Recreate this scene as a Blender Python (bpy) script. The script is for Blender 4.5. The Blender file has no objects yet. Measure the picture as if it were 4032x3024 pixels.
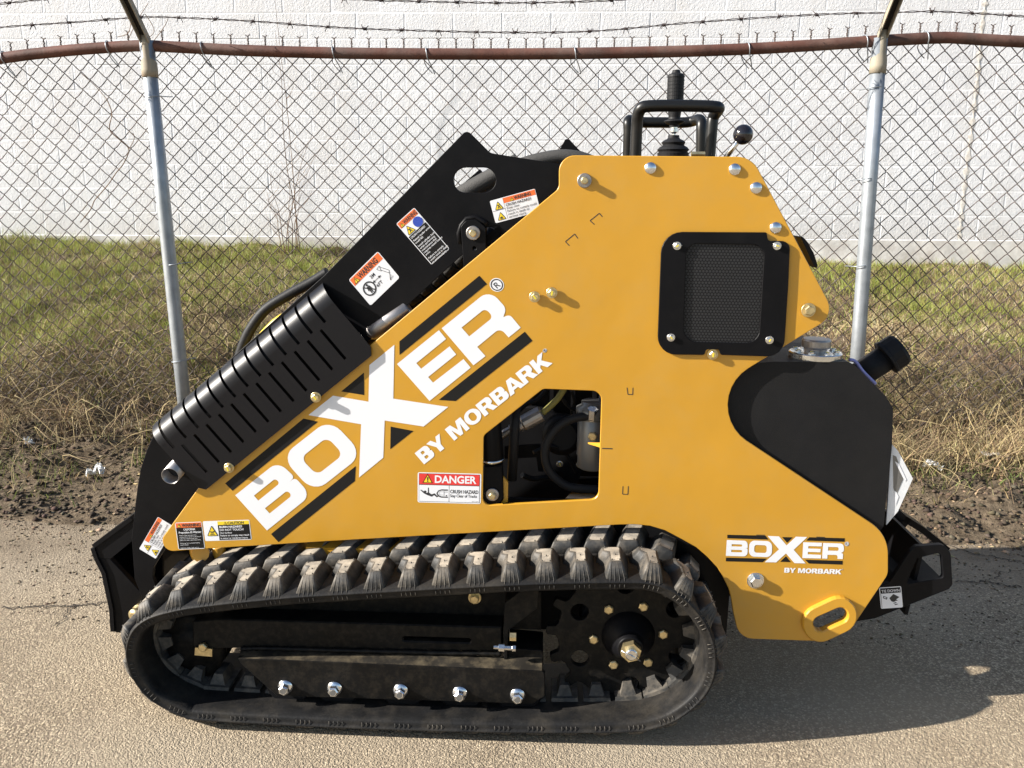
import bpy, bmesh, math, random
import numpy as np
from mathutils import Vector, Matrix
from mathutils.geometry import tessellate_polygon
random.seed(7); RNG = np.random.default_rng(7)
scn = bpy.context.scene; COL = scn.collection
R = math.radians

# ------------------------------------------------------------------ camera
FPX = 3300.0                      # focal length in pixels of the 4032 px wide photograph
CAM = Vector((0, 0, 1.15))
CROT = Matrix.Rotation(R(2.0), 3, 'Z') @ Matrix.Rotation(math.pi/2 - R(12.8), 3, 'X') @ Matrix.Rotation(.004, 3, 'Z')
cd = bpy.data.cameras.new('camera'); cam = bpy.data.objects.new('camera', cd); COL.objects.link(cam)
cam.matrix_world = Matrix.Translation(CAM) @ CROT.to_4x4()
cd.sensor_width = 36; cd.lens = 36*FPX/4032; cd.clip_start = .05; cd.clip_end = 500
scn.camera = cam
# ------------------------------------------------------------------ sky, sun, exposure
SUNV = Vector((4.2, 1.0, -2.15)).normalized()          # the way the light travels
w = bpy.data.worlds.new('World'); scn.world = w; w.use_nodes = True
nt = w.node_tree; bg = nt.nodes['Background']; sk = nt.nodes.new('ShaderNodeTexSky')
sk.sky_type = 'NISHITA'; sk.sun_disc = False
sk.sun_elevation = math.asin(-SUNV.z); sk.sun_rotation = math.atan2(-SUNV.x, -SUNV.y)
sk.air_density = 1.0; sk.dust_density = 1.0; sk.ozone_density = 1.0
nt.links.new(sk.outputs[0], bg.inputs[0]); bg.inputs[1].default_value = .075
sl = bpy.data.lights.new('sun', 'SUN'); sl.energy = 5.0; sl.angle = R(.53); sl.color = (1, .945, .865)
so = bpy.data.objects.new('sun', sl); COL.objects.link(so); so.location = (-6, -2, 6)
so.rotation_euler = SUNV.to_track_quat('-Z', 'Y').to_euler()
scn.view_settings.view_transform = 'Standard'; scn.view_settings.look = 'None'
scn.view_settings.exposure = 1.12; scn.view_settings.gamma = 1
scn.cycles.use_denoising = True
scn.cycles.max_bounces = 6

# ------------------------------------------------------------------ pixel -> place helpers
def ray(px, py):
    return CROT @ Vector(((px-2016)/FPX, -(py-1512)/FPX, -1))
def at(px, py, Y):                     # world point seen at a pixel, on the vertical sheet at depth Y
    d = ray(px, py); return CAM + d*(Y/d.y)
YP = 1.80
MROT = Matrix.Rotation(R(-.65), 3, 'Z') @ Matrix.Rotation(.0083, 3, 'Y')
MORG = Vector((0, YP, 0)); MINV = MROT.transposed()
_o = MINV @ (CAM - MORG)
def U(px, py, y):                      # the same in the machine's own frame, on its plane y
    d = MINV @ ray(px, py); p = _o + d*((y-_o.y)/d.y); return Vector((p.x, y, p.z))
def UZ(px, py, z):                     # on the machine's horizontal plane z
    d = MINV @ ray(px, py); return _o + d*((z-_o.z)/d.z)
CR = {'H': (2430, 250, 560/2212), 'W': (1880, 1500, 560/1787), 'L': (2840, 2090, 520/2212), 'S': (1400, 740, 760/2212),
      'F': (360, 1980, 640/2212), 'K': (2100, 2280, 800/2212), 'G': (560, 1060, 960/1770), 'T': (600, 2080, 800/2212),
      'D': (1620, 1840, 300/2212), 'B': (860, 1060, 1340/2021)}
for i in range(9): CR[i+1] = (1344*(i % 3), 1008*(i//3), 1344/2212)
def q(c, p):
    x0, y0, s = CR[c] if c else (0, 0, 1); return (x0+p[0]*s, y0+p[1]*s) + ((p[2]*s,) if len(p) > 2 else ())
def rnd(pts, n=6):                     # polygon with corner radii (x, y[, r])
    out = []; N = len(pts)
    for i, p in enumerate(pts):
        if len(p) < 3 or p[2] <= 0: out.append((p[0], p[1])); continue
        P = Vector(p[:2]); A = Vector(pts[i-1][:2])-P; B = Vector(pts[(i+1) % N][:2])-P
        la, lb = A.length, B.length; A /= la; B /= lb
        ang = math.acos(max(-1, min(1, A.dot(B))))
        if ang > 3.1 or ang < .02: out.append((p[0], p[1])); continue
        t = min(p[2]/math.tan(ang/2), la*.49, lb*.49); r = t*math.tan(ang/2)
        c = P + (A+B).normalized()*(r/math.sin(ang/2))
        a0 = P+A*t-c; a1 = P+B*t-c; th = math.atan2(a0.x*a1.y-a0.y*a1.x, a0.dot(a1))
        for k in range(n+1):
            a = th*k/n; out.append((c.x+a0.x*math.cos(a)-a0.y*math.sin(a), c.y+a0.x*math.sin(a)+a0.y*math.cos(a)))
    return out
def PX(c, pts, y, n=6):                # traced outline -> (x, z) in the machine frame on plane y
    return [(v.x, v.z) for v in (U(a, b, y) for a, b in rnd([q(c, p) for p in pts], n))]
def area2(p): return sum(p[i-1][0]*p[i][1]-p[i][0]*p[i-1][1] for i in range(len(p)))
def offset(p, d):                      # move an outline inward by d (ccw solid)
    if area2(p) < 0: p = p[::-1]
    out = []; N = len(p)
    for i in range(N):
        a, b, c = Vector(p[i-1]), Vector(p[i]), Vector(p[(i+1) % N])
        e1 = (b-a); e2 = (c-b)
        if e1.length < 1e-7 or e2.length < 1e-7: out.append(tuple(b)); continue
        e1.normalize(); e2.normalize(); n1 = Vector((-e1.y, e1.x)); n2 = Vector((-e2.y, e2.x))
        m = n1+n2
        if m.length < .2: m = n1
        m = m/max(.5, m.dot(n1)) if m.length else n1
        out.append((b.x+m.x*d, b.y+m.y*d))
    return out

# ------------------------------------------------------------------ mesh builder
class MB:
    def __init__(s): s.v = []; s.f = []; s.m = []; s.s = []
    def add(s, vs, fs, mat=0, smooth=False):
        o = len(s.v); s.v += [tuple(v) for v in vs]
        for f in fs: s.f.append([i+o for i in f]); s.m.append(mat); s.s.append(smooth)
        return s
    def ext(s, outer, y0, y1, holes=(), ch=0.0, mat=0, smat=None):   # plate in x/z, thickness along y
        loops = [outer if area2(outer) > 0 else outer[::-1]] + [h if area2(h) < 0 else h[::-1] for h in holes]
        ins = [offset(loops[0], ch)] + [offset(h, -ch)[::-1] for h in loops[1:]] if ch else loops
        tri = tessellate_polygon([[Vector((x, z, 0)) for x, z in l] for l in ins])
        fl = [p for l in ins for p in l]; fo = [p for l in loops for p in l]
        n = len(fl); smat = mat if smat is None else smat
        o = len(s.v)
        s.v += [(x, y0, z) for x, z in fl]
        s.v += [(x, y0+ch, z) for x, z in fo] if ch else []
        b = o+(2*n if ch else n); s.v += [(x, y1, z) for x, z in fo]
        for t in tri:
            s.f.append([o+i for i in t]); s.m.append(mat); s.s.append(False)
            s.f.append([b+i for i in t[::-1]]); s.m.append(mat); s.s.append(False)
        rings = [(o, o+n), (o+n, b)] if ch else [(o, b)]
        k = 0
        for l in loops:
            N = len(l)
            for (r0, r1) in rings:
                for i in range(N):
                    j = (i+1) % N
                    s.f.append([r0+k+i, r0+k+j, r1+k+j, r1+k+i]); s.m.append(smat); s.s.append(False)
            k += N
        return s
    def flat(s, outer, y, holes=(), mat=0):
        loops = [outer]+list(holes)
        tri = tessellate_polygon([[Vector((x, z, 0)) for x, z in l] for l in loops])
        return s.add([(x, y, z) for l in loops for x, z in l], [list(t) for t in tri], mat)
    def tube(s, pts, r, n=10, cap=True, mat=0, smooth=True, closed=False):
        pts = [Vector(p) for p in pts]; N = len(pts); rr = r if isinstance(r, (list, tuple)) else [r]*N
        up = None; o = len(s.v)
        for i in range(N):
            if closed: t = pts[(i+1) % N]-pts[i-1]
            else: t = pts[min(i+1, N-1)]-pts[max(i-1, 0)]
            t.normalize()
            if up is None:
                up = Vector((0, 0, 1)) if abs(t.z) < .9 else Vector((0, 1, 0))
            up = (up-t*up.dot(t)).normalized(); sd = t.cross(up)
            for k in range(n):
                a = 2*math.pi*k/n; s.v.append(tuple(pts[i]+(up*math.cos(a)+sd*math.sin(a))*rr[i]))
        for i in range(N if closed else N-1):
            for k in range(n):
                a, b = o+i*n+k, o+i*n+(k+1) % n; j = ((i+1) % N)-i
                s.f.append([a, b, b+n*j, a+n*j]); s.m.append(mat); s.s.append(smooth)
        if cap and not closed:
            s.f.append([o+k for k in range(n)]); s.f.append([o+(N-1)*n+k for k in range(n)][::-1]); s.m += [mat]*2; s.s += [False]*2
        return s
    def lathe(s, prof, org, axis, n=20, mat=0, smooth=True, cap=True):   # prof: (radius, distance along axis)
        ax = Vector(axis).normalized(); u = ax.orthogonal().normalized(); w_ = ax.cross(u); o = len(s.v); org = Vector(org)
        for r_, t in prof:
            for k in range(n):
                a = 2*math.pi*k/n; s.v.append(tuple(org+ax*t+(u*math.cos(a)+w_*math.sin(a))*r_))
        for i in range(len(prof)-1):
            for k in range(n):
                a, b = o+i*n+k, o+i*n+(k+1) % n; s.f.append([a, b, b+n, a+n]); s.m.append(mat); s.s.append(smooth)
        if cap:
            s.f.append([o+k for k in range(n)][::-1]); s.f.append([o+(len(prof)-1)*n+k for k in range(n)]); s.m += [mat]*2; s.s += [False]*2
        return s
    def box(s, a, b, mat=0, M=None, bev=0):
        x0, y0, z0 = a; x1, y1, z1 = b
        vs = [Vector(p) for p in ((x0,y0,z0),(x1,y0,z0),(x1,y1,z0),(x0,y1,z0),(x0,y0,z1),(x1,y0,z1),(x1,y1,z1),(x0,y1,z1))]
        if M: vs = [M @ v for v in vs]
        return s.add(vs, [[0,3,2,1],[4,5,6,7],[0,1,5,4],[1,2,6,5],[2,3,7,6],[3,0,4,7]], mat)
    def loft(s, base, top, mat=0, tmat=None):
        n = len(base)
        s.add(list(base)+list(top), [[i, (i+1) % n, n+(i+1) % n, n+i] for i in range(n)] + [list(range(n))[::-1]], mat)
        o = len(s.v); s.v += [tuple(v) for v in top]
        s.f.append([o+i for i in range(n)]); s.m.append(mat if tmat is None else tmat); s.s.append(False)
        return s
    def mesh(s, name, mats, recalc=True):
        me = bpy.data.meshes.new(name); me.from_pydata(s.v, [], s.f)
        for m in (mats if isinstance(mats, (list, tuple)) else [mats]): me.materials.append(m)
        me.polygons.foreach_set('material_index', s.m); me.polygons.foreach_set('use_smooth', s.s)
        if recalc:
            bm = bmesh.new(); bm.from_mesh(me); bmesh.ops.recalc_face_normals(bm, faces=bm.faces); bm.to_mesh(me); bm.free()
        me.update(); return me
    def build(s, name, mats, parent=None, bevel=0, recalc=True):
        return obj(name, s.mesh(name, mats, recalc), parent, bevel)
def obj(name, me, parent=None, bevel=0, M=None):
    o = bpy.data.objects.new(name, me); COL.objects.link(o)
    if parent is not None: o.parent = parent
    if M is not None: o.matrix_local = M
    if bevel:
        b = o.modifiers.new('bevel', 'BEVEL'); b.width = bevel; b.segments = 2; b.limit_method = 'ANGLE'; b.angle_limit = R(40)
    return o
def tag(o, label=None, cat=None, group=None, kind=None):
    for k, v in (('label', label), ('category', cat), ('group', group), ('kind', kind)):
        if v: o[k] = v
    return o
def empty(name, loc=(0, 0, 0)):
    o = bpy.data.objects.new(name, None); COL.objects.link(o); o.location = loc; o.empty_display_size = .1; return o
def bez(pts, n=8, closed=False):       # Catmull-Rom
    P = [Vector(p) for p in pts]; N = len(P); out = []
    for i in range(N if closed else N-1):
        g = (lambda k: P[k % N]) if closed else (lambda k: P[max(0, min(N-1, k))])
        a, b, c, d = g(i-1), g(i), g(i+1), g(i+2)
        for k in range(n):
            t = k/n; out.append(.5*((2*b)+(c-a)*t+(2*a-5*b+4*c-d)*t*t+(3*b-a-3*c+d)*t**3))
    if not closed: out.append(P[-1])
    return out

# ------------------------------------------------------------------ materials
def mat(name, col, rough=.5, metal=0, coat=0, spec=.5, var=0, vscale=6, bump=0, bscale=200, dust=None, dscale=9, damt=.4, rvar=0, orand=False):
    m = bpy.data.materials.new(name); m.use_nodes = True; n = m.node_tree.nodes; l = m.node_tree.links; p = n['Principled BSDF']
    p.inputs['Base Color'].default_value = (*col, 1); p.inputs['Roughness'].default_value = rough; p.inputs['Metallic'].default_value = metal
    p.inputs['Coat Weight'].default_value = coat; p.inputs['Coat Roughness'].default_value = .15; p.inputs['Specular IOR Level'].default_value = spec
    tc = n.new('ShaderNodeTexCoord'); out = None
    if orand:                            # every copy wears differently
        oi = n.new('ShaderNodeObjectInfo'); om = n.new('ShaderNodeVectorMath'); om.operation = 'MULTIPLY_ADD'; om.inputs[1].default_value = (9, 7, 5); l.new(oi.outputs['Random'], om.inputs[0]); l.new(tc.outputs['Object'], om.inputs[2])
        class _T: outputs = {'Object': om.outputs[0]}
        tc = _T
    if var:
        t = n.new('ShaderNodeTexNoise'); t.inputs['Scale'].default_value = vscale; t.inputs['Detail'].default_value = 6; l.new(tc.outputs['Object'], t.inputs[0])
        r = n.new('ShaderNodeMapRange'); r.inputs[1].default_value = .3; r.inputs[2].default_value = .7; r.inputs[3].default_value = 1-var; r.inputs[4].default_value = 1+var
        l.new(t.outputs[0], r.inputs[0]); mx = n.new('ShaderNodeVectorMath'); mx.operation = 'SCALE'; mx.inputs[0].default_value = col
        l.new(r.outputs[0], mx.inputs['Scale']); out = mx.outputs[0]
        if rvar:
            r2 = n.new('ShaderNodeMapRange'); r2.inputs[1].default_value = .3; r2.inputs[2].default_value = .7; r2.inputs[3].default_value = rough-rvar; r2.inputs[4].default_value = rough+rvar
            l.new(t.outputs[0], r2.inputs[0]); l.new(r2.outputs[0], p.inputs['Roughness'])
    if dust:
        t = n.new('ShaderNodeTexNoise'); t.inputs['Scale'].default_value = dscale; t.inputs['Detail'].default_value = 9; t.inputs['Roughness'].default_value = .7
        l.new(tc.outputs['Object'], t.inputs[0])
        r = n.new('ShaderNodeMapRange'); r.inputs[1].default_value = .45; r.inputs[2].default_value = .75; r.inputs[4].default_value = damt
        l.new(t.outputs[0], r.inputs[0]); mx = n.new('ShaderNodeMix'); mx.data_type = 'RGBA'; l.new(r.outputs[0], mx.inputs[0])
        if out: l.new(out, mx.inputs[6])
        else: mx.inputs[6].default_value = (*col, 1)
        mx.inputs[7].default_value = (*dust, 1); out = mx.outputs[2]
    if out: l.new(out, p.inputs['Base Color'])
    if bump:
        t = n.new('ShaderNodeTexNoise'); t.inputs['Scale'].default_value = bscale; t.inputs['Detail'].default_value = 3; l.new(tc.outputs['Object'], t.inputs[0])
        b = n.new('ShaderNodeBump'); b.inputs['Strength'].default_value = 1; b.inputs['Distance'].default_value = bump; l.new(t.outputs[0], b.inputs['Height']); l.new(b.outputs[0], p.inputs['Normal'])
    return m
M = {}
M['yellow'] = mat('yellow_paint', (.575, .293, .024), .33, coat=.25, var=.05, vscale=2.2, bump=.0022, bscale=5, dust=(.42, .30, .13), dscale=9, damt=.22)
M['black'] = mat('black_paint', (.005, .005, .006), .45, spec=.12, var=.25, vscale=5, bump=.00012, bscale=260, dust=(.06, .055, .05), dscale=14, damt=.06, rvar=.05)
M['guard'] = mat('guard_black_paint', (.006, .006, .008), .36, spec=.28, bump=.0001, bscale=400)
M['blackd'] = mat('dusty_black_paint', (.006, .006, .006), .48, spec=.15, var=.3, vscale=9, bump=.0002, bscale=200, dust=(.20, .16, .11), dscale=60, damt=.10, rvar=.08)
M['dirty'] = mat('dusty_shelf_paint', (.022, .019, .015), .6, spec=.3, var=.3, vscale=20, dust=(.20, .16, .10), dscale=24, damt=.7)
M['rubber'] = mat('rubber', (.012, .012, .0125), .55, spec=.18, var=.3, vscale=30, bump=.0006, bscale=180, dust=(.17, .145, .11), dscale=11, damt=.22)
M['lug'] = mat('scuffed_lug_rubber', (.042, .041, .039), .6, spec=.4, var=.35, vscale=40, bump=.0006, bscale=160, dust=(.24, .205, .16), dscale=22, damt=.75, orand=True)
M['pad'] = mat('dusty_tread_rubber', (.36, .315, .25), .85, var=.35, vscale=30, bump=.0006, bscale=200, dust=(.09, .085, .08), dscale=38, damt=.8, orand=True)
M['plastic'] = mat('black_tank_plastic', (.010, .010, .011), .6, spec=.22, var=.15, vscale=12, bump=.0005, bscale=500, dust=(.06, .055, .045), dscale=5, damt=.10)
M['zinc'] = mat('yellow_zinc', (.66, .54, .30), .36, metal=.9, var=.3, vscale=60)
M['steel'] = mat('plated_steel', (.75, .75, .74), .25, metal=1, var=.12, vscale=50)
M['chrome'] = mat('chrome', (.80, .82, .85), .22, metal=1, var=.1, vscale=80)
M['ypaint'] = mat('yellow_paint_mark', (.75, .62, .03), .6)
M['galv'] = mat('galvanised_steel', (.37, .40, .43), .45, metal=.6, var=.14, vscale=22)
M['wire'] = mat('weathered_fence_wire', (.085, .07, .065), .65, metal=.3, var=.45, vscale=9, dust=(.13, .055, .03), dscale=5, damt=.7)
M['rust'] = mat('rusted_pipe', (.095, .036, .024), .7, var=.45, vscale=9, bump=.0006, bscale=90, dust=(.26, .22, .19), dscale=5, damt=.32)
M['barb'] = mat('rusty_barbed_wire', (.05, .035, .035), .8, var=.4, vscale=30)
M['arm'] = mat('weathered_beige_arm', (.34, .31, .24), .7, var=.3, vscale=14, dust=(.30, .13, .05), dscale=14, damt=.6)
M['armin'] = mat('channel_shade_paint', (.02, .018, .016), .8)  # shade inside the open channel, put into the web's near-black colour
M['white'] = mat('white_vinyl', (.80, .81, .84), .35)
M['dblack'] = mat('black_vinyl', (.012, .0115, .0115), .45, spec=.2)
M['ink'] = mat('black_ink', (.03, .03, .032), .5)
M['orange'] = mat('orange_vinyl', (.80, .16, .035), .4)
M['red'] = mat('red_vinyl', (.72, .045, .04), .4)
M['dyel'] = mat('yellow_vinyl', (.85, .62, .03), .4)
M['blue'] = mat('blue_vinyl', (.03, .07, .42), .4)
M['hose'] = mat('rubber_hose', (.013, .013, .014), .55, spec=.25, bump=.0004, bscale=300)
M['sleeve'] = mat('woven_hose_sleeve', (.05, .048, .045), .7, bump=.001, bscale=350)
M['engine'] = mat('engine_black', (.008, .008, .009), .5, spec=.2, var=.3, vscale=12)
M['pinst'] = mat('pin_steel', (.36, .34, .33), .42, metal=.9, var=.15, vscale=60)
M['silver'] = mat('filter_silver', (.19, .19, .186), .4, metal=.5, var=.1)
M['paper'] = mat('paper_booklet', (.72, .74, .76), .4, coat=.3, var=.1, vscale=20)
M['handle'] = mat('black_handle_tube', (.009, .009, .009), .36, spec=.4)
M['ball'] = mat('black_knob', (.010, .009, .012), .1, coat=.5)
# ================================================================== the setting
GZ = -.040                              # asphalt level under the machine
def attr_mat(name, rough=.7, trans=0, mult=1.0):
    m = bpy.data.materials.new(name); m.use_nodes = True; n = m.node_tree.nodes; l = m.node_tree.links; p = n['Principled BSDF']
    a = n.new('ShaderNodeAttribute'); a.attribute_name = 'tint'; l.new(a.outputs['Color'], p.inputs['Base Color'])
    p.inputs['Roughness'].default_value = rough; p.inputs['Specular IOR Level'].default_value = .25
    if trans:
        t = n.new('ShaderNodeBsdfTranslucent'); l.new(a.outputs['Color'], t.inputs[0]); mx = n.new('ShaderNodeMixShader'); mx.inputs[0].default_value = trans
        l.new(p.outputs[0], mx.inputs[1]); l.new(t.outputs[0], mx.inputs[2]); l.new(mx.outputs[0], n['Material Output'].inputs[0])
    return m
def asphalt_material():
    m = bpy.data.materials.new('asphalt'); m.use_nodes = True; n = m.node_tree.nodes; l = m.node_tree.links; p = n['Principled BSDF']
    tc = n.new('ShaderNodeTexCoord'); O = tc.outputs['Object']
    dn = n.new('ShaderNodeTexNoise'); dn.inputs['Scale'].default_value = 60; dn.inputs['Detail'].default_value = 3; l.new(O, dn.inputs[0])
    dv = n.new('ShaderNodeVectorMath'); dv.operation = 'MULTIPLY_ADD'; dv.inputs[1].default_value = (.014, .014, .014); l.new(dn.outputs['Color'], dv.inputs[0]); l.new(O, dv.inputs[2])
    v = n.new('ShaderNodeTexVoronoi'); v.inputs['Scale'].default_value = 175; l.new(dv.outputs[0], v.inputs[0])          # stones
    v2 = n.new('ShaderNodeTexVoronoi'); v2.inputs['Scale'].default_value = 330; l.new(O, v2.inputs[0])
    big = n.new('ShaderNodeTexNoise'); big.inputs['Scale'].default_value = 1.7; big.inputs['Detail'].default_value = 7; l.new(O, big.inputs[0])
    sep = n.new('ShaderNodeSeparateColor'); l.new(v.outputs['Color'], sep.inputs[0])
    cr = n.new('ShaderNodeValToRGB'); e = cr.color_ramp.elements
    e[0].position = 0; e[0].color = (.20, .158, .105, 1); e[1].position = 1; e[1].color = (.62, .51, .36, 1)
    k = e.new(.35); k.color = (.33, .265, .18, 1); k = e.new(.7); k.color = (.45, .365, .25, 1)
    l.new(sep.outputs[0], cr.inputs[0])
    # darker binder between the stones
    bi = n.new('ShaderNodeMapRange'); bi.inputs[1].default_value = .42; bi.inputs[2].default_value = .62; l.new(v.outputs['Distance'], bi.inputs[0])
    m1 = n.new('ShaderNodeMix'); m1.data_type = 'RGBA'; l.new(bi.outputs[0], m1.inputs[0]); l.new(cr.outputs[0], m1.inputs[6]); m1.inputs[7].default_value = (.24, .188, .132, 1)
    # dusty and worn patches
    br = n.new('ShaderNodeMapRange'); br.inputs[1].default_value = .4; br.inputs[2].default_value = .68; br.inputs[4].default_value = .55; l.new(big.outputs[0], br.inputs[0])
    m2 = n.new('ShaderNodeMix'); m2.data_type = 'RGBA'; l.new(br.outputs[0], m2.inputs[0]); l.new(m1.outputs[2], m2.inputs[6]); m2.inputs[7].default_value = (.455, .372, .262, 1)
    # broad greyer, smoother worn patches
    wp = n.new('ShaderNodeTexNoise'); wp.inputs['Scale'].default_value = .8; wp.inputs['Detail'].default_value = 5; l.new(O, wp.inputs[0])
    wr = n.new('ShaderNodeMapRange'); wr.inputs[1].default_value = .42; wr.inputs[2].default_value = .62; wr.inputs[4].default_value = .7; l.new(wp.outputs[0], wr.inputs[0])
    m2b = n.new('ShaderNodeMix'); m2b.data_type = 'RGBA'; l.new(wr.outputs[0], m2b.inputs[0]); l.new(m2.outputs[2], m2b.inputs[6]); m2b.inputs[7].default_value = (.37, .315, .24, 1); m2 = m2b
    # oil spots
    sp = n.new('ShaderNodeTexNoise'); sp.inputs['Scale'].default_value = 3.1; sp.inputs['Detail'].default_value = 4; l.new(O, sp.inputs[0])
    sr = n.new('ShaderNodeMapRange'); sr.inputs[1].default_value = .66; sr.inputs[2].default_value = .76; sr.inputs[4].default_value = .45; l.new(sp.outputs[0], sr.inputs[0])
    m3 = n.new('ShaderNodeMix'); m3.data_type = 'RGBA'; l.new(sr.outputs[0], m3.inputs[0]); l.new(m2.outputs[2], m3.inputs[6]); m3.inputs[7].default_value = (.19, .15, .11, 1)
    # soil washed over the far edge of the road
    xy = n.new('ShaderNodeSeparateXYZ'); l.new(O, xy.inputs[0]); er = n.new('ShaderNodeMapRange'); er.inputs[1].default_value = 2.0; er.inputs[2].default_value = 2.85; l.new(xy.outputs[1], er.inputs[0])
    en = n.new('ShaderNodeTexNoise'); en.inputs['Scale'].default_value = 6; en.inputs['Detail'].default_value = 9; en.inputs['Roughness'].default_value = .7; l.new(O, en.inputs[0])
    em = n.new('ShaderNodeMath'); em.operation = 'MULTIPLY'; l.new(er.outputs[0], em.inputs[0]); l.new(en.outputs[0], em.inputs[1])
    es = n.new('ShaderNodeMapRange'); es.inputs[1].default_value = .22; es.inputs[2].default_value = .5; es.inputs[4].default_value = .85; l.new(em.outputs[0], es.inputs[0])
    m4 = n.new('ShaderNodeMix'); m4.data_type = 'RGBA'; l.new(es.outputs[0], m4.inputs[0]); l.new(m3.outputs[2], m4.inputs[6]); m4.inputs[7].default_value = (.195, .152, .105, 1)
    l.new(m4.outputs[2], p.inputs['Base Color']); p.inputs['Roughness'].default_value = .9; p.inputs['Specular IOR Level'].default_value = .2
    inv = n.new('ShaderNodeMath'); inv.operation = 'MULTIPLY_ADD'; inv.inputs[1].default_value = -.55; inv.inputs[2].default_value = 1; l.new(v.outputs['Distance'], inv.inputs[0])
    ad = n.new('ShaderNodeMath'); ad.operation = 'MULTIPLY_ADD'; ad.inputs[1].default_value = -.35; l.new(v2.outputs['Distance'], ad.inputs[0]); l.new(inv.outputs[0], ad.inputs[2])
    ad2 = n.new('ShaderNodeMath'); ad2.operation = 'MULTIPLY_ADD'; ad2.inputs[1].default_value = .9; l.new(sep.outputs[1], ad2.inputs[0]); l.new(ad.outputs[0], ad2.inputs[2])
    b = n.new('ShaderNodeBump'); b.inputs['Strength'].default_value = 1; b.inputs['Distance'].default_value = .0040; l.new(ad2.outputs[0], b.inputs['Height']); l.new(b.outputs[0], p.inputs['Normal'])
    return m
def soil_material(name, c0, c1, sc=30, bd=.02):
    m = bpy.data.materials.new(name); m.use_nodes = True; n = m.node_tree.nodes; l = m.node_tree.links; p = n['Principled BSDF']
    tc = n.new('ShaderNodeTexCoord'); t = n.new('ShaderNodeTexNoise'); t.inputs['Scale'].default_value = sc; t.inputs['Detail'].default_value = 10; t.inputs['Roughness'].default_value = .7
    l.new(tc.outputs['Object'], t.inputs[0]); cr = n.new('ShaderNodeValToRGB'); e = cr.color_ramp.elements
    e[0].position = .32; e[0].color = (*c0, 1); e[1].position = .68; e[1].color = (*c1, 1); l.new(t.outputs[0], cr.inputs[0]); l.new(cr.outputs[0], p.inputs['Base Color'])
    p.inputs['Roughness'].default_value = .95; p.inputs['Specular IOR Level'].default_value = .1
    b = n.new('ShaderNodeBump'); b.inputs['Distance'].default_value = bd; l.new(t.outputs[0], b.inputs['Height']); l.new(b.outputs[0], p.inputs['Normal'])
    return m
def hnoise(x, y, s, seed=0):            # cheap smooth value noise (numpy)
    x = np.asarray(x)*s+seed*17.3; y = np.asarray(y)*s+seed*9.1
    xi = np.floor(x).astype(int); yi = np.floor(y).astype(int); fx = x-xi; fy = y-yi; fx = fx*fx*(3-2*fx); fy = fy*fy*(3-2*fy)
    def hh(a, b):
        n = (a*374761393+b*668265263+seed*974711) & 0x7fffffff; n = ((n ^ (n >> 13))*1274126177) & 0x7fffffff; return ((n ^ (n >> 16)) & 0xffff)/65535.
    return (hh(xi, yi)*(1-fx)+hh(xi+1, yi)*fx)*(1-fy)+(hh(xi, yi+1)*(1-fx)+hh(xi+1, yi+1)*fx)*fy
YA, YF, YW = 2.78, 3.65, 7.42           # asphalt edge, fence, wall
def groundz(x, y):                      # asphalt: gentle cross fall as under the machine
    return GZ - .0083*np.asarray(x)
def bankz(x, y):
    x = np.asarray(x, float); y = np.asarray(y, float)
    a = np.clip((y-YA)/(YF-YA), 0, 1); b = np.clip((y-YF)/(YW-YF), 0, 1)
    zf = .10; zw = .675-.012*(x+4)
    z = GZ-.0083*x-.012 + .016*np.clip((y-YA+.05*(hnoise(x, y, 3.1, 8)-.5)*2+.03*(hnoise(x, y, 14, 9)-.5)*2)/.05, 0, 1) + (zf-GZ-.004)*a**1.4 + (zw-zf)*(b**.92)
    k = np.clip((y-YA)*4, 0, 1)
    return z + k*((hnoise(x, y, 2.3, 1)-.5)*.10*np.clip(1.2-b, 0, 1) + (hnoise(x, y, 7, 2)-.45)*.06 + (hnoise(x, y, 19, 3)-.4)*.03) + np.clip(.3-np.abs(y-YA-.15), 0, 1)*(hnoise(x, y, 30, 4)-.3)*.05
def sheet(name, xs, ys, fz, m):
    X, Y = np.meshgrid(xs, ys); Z = fz(X, Y); n, k = len(xs), len(ys)
    v = np.stack([X.ravel(), Y.ravel(), np.broadcast_to(Z, X.shape).ravel()], 1)
    i = np.arange(n*k).reshape(k, n); f = np.stack([i[:-1, :-1].ravel(), i[:-1, 1:].ravel(), i[1:, 1:].ravel(), i[1:, :-1].ravel()], 1)
    me = bpy.data.meshes.new(name); me.from_pydata(v.tolist(), [], f.tolist()); me.materials.append(m); me.polygons.foreach_set('use_smooth', [True]*len(f))
    o = obj(name, me); tag(o, kind='structure'); return o
M['asphalt'] = asphalt_material()
M['soil'] = soil_material('dark_soil', (.05, .037, .025), (.24, .185, .125), 26, .02)
sheet('asphalt_road', np.linspace(-40, 40, 41), np.concatenate([np.linspace(-40, -2, 20), np.linspace(-1, 2.90, 30)]), groundz, M['asphalt'])
sheet('soil_bank', np.concatenate([np.linspace(-40, -6.2, 12), np.linspace(-6, 6, 300), np.linspace(6.2, 40, 12)]), np.concatenate([np.linspace(2.66, 3.9, 90), np.linspace(3.93, 7.9, 130)]), bankz, M['soil'])

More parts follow.
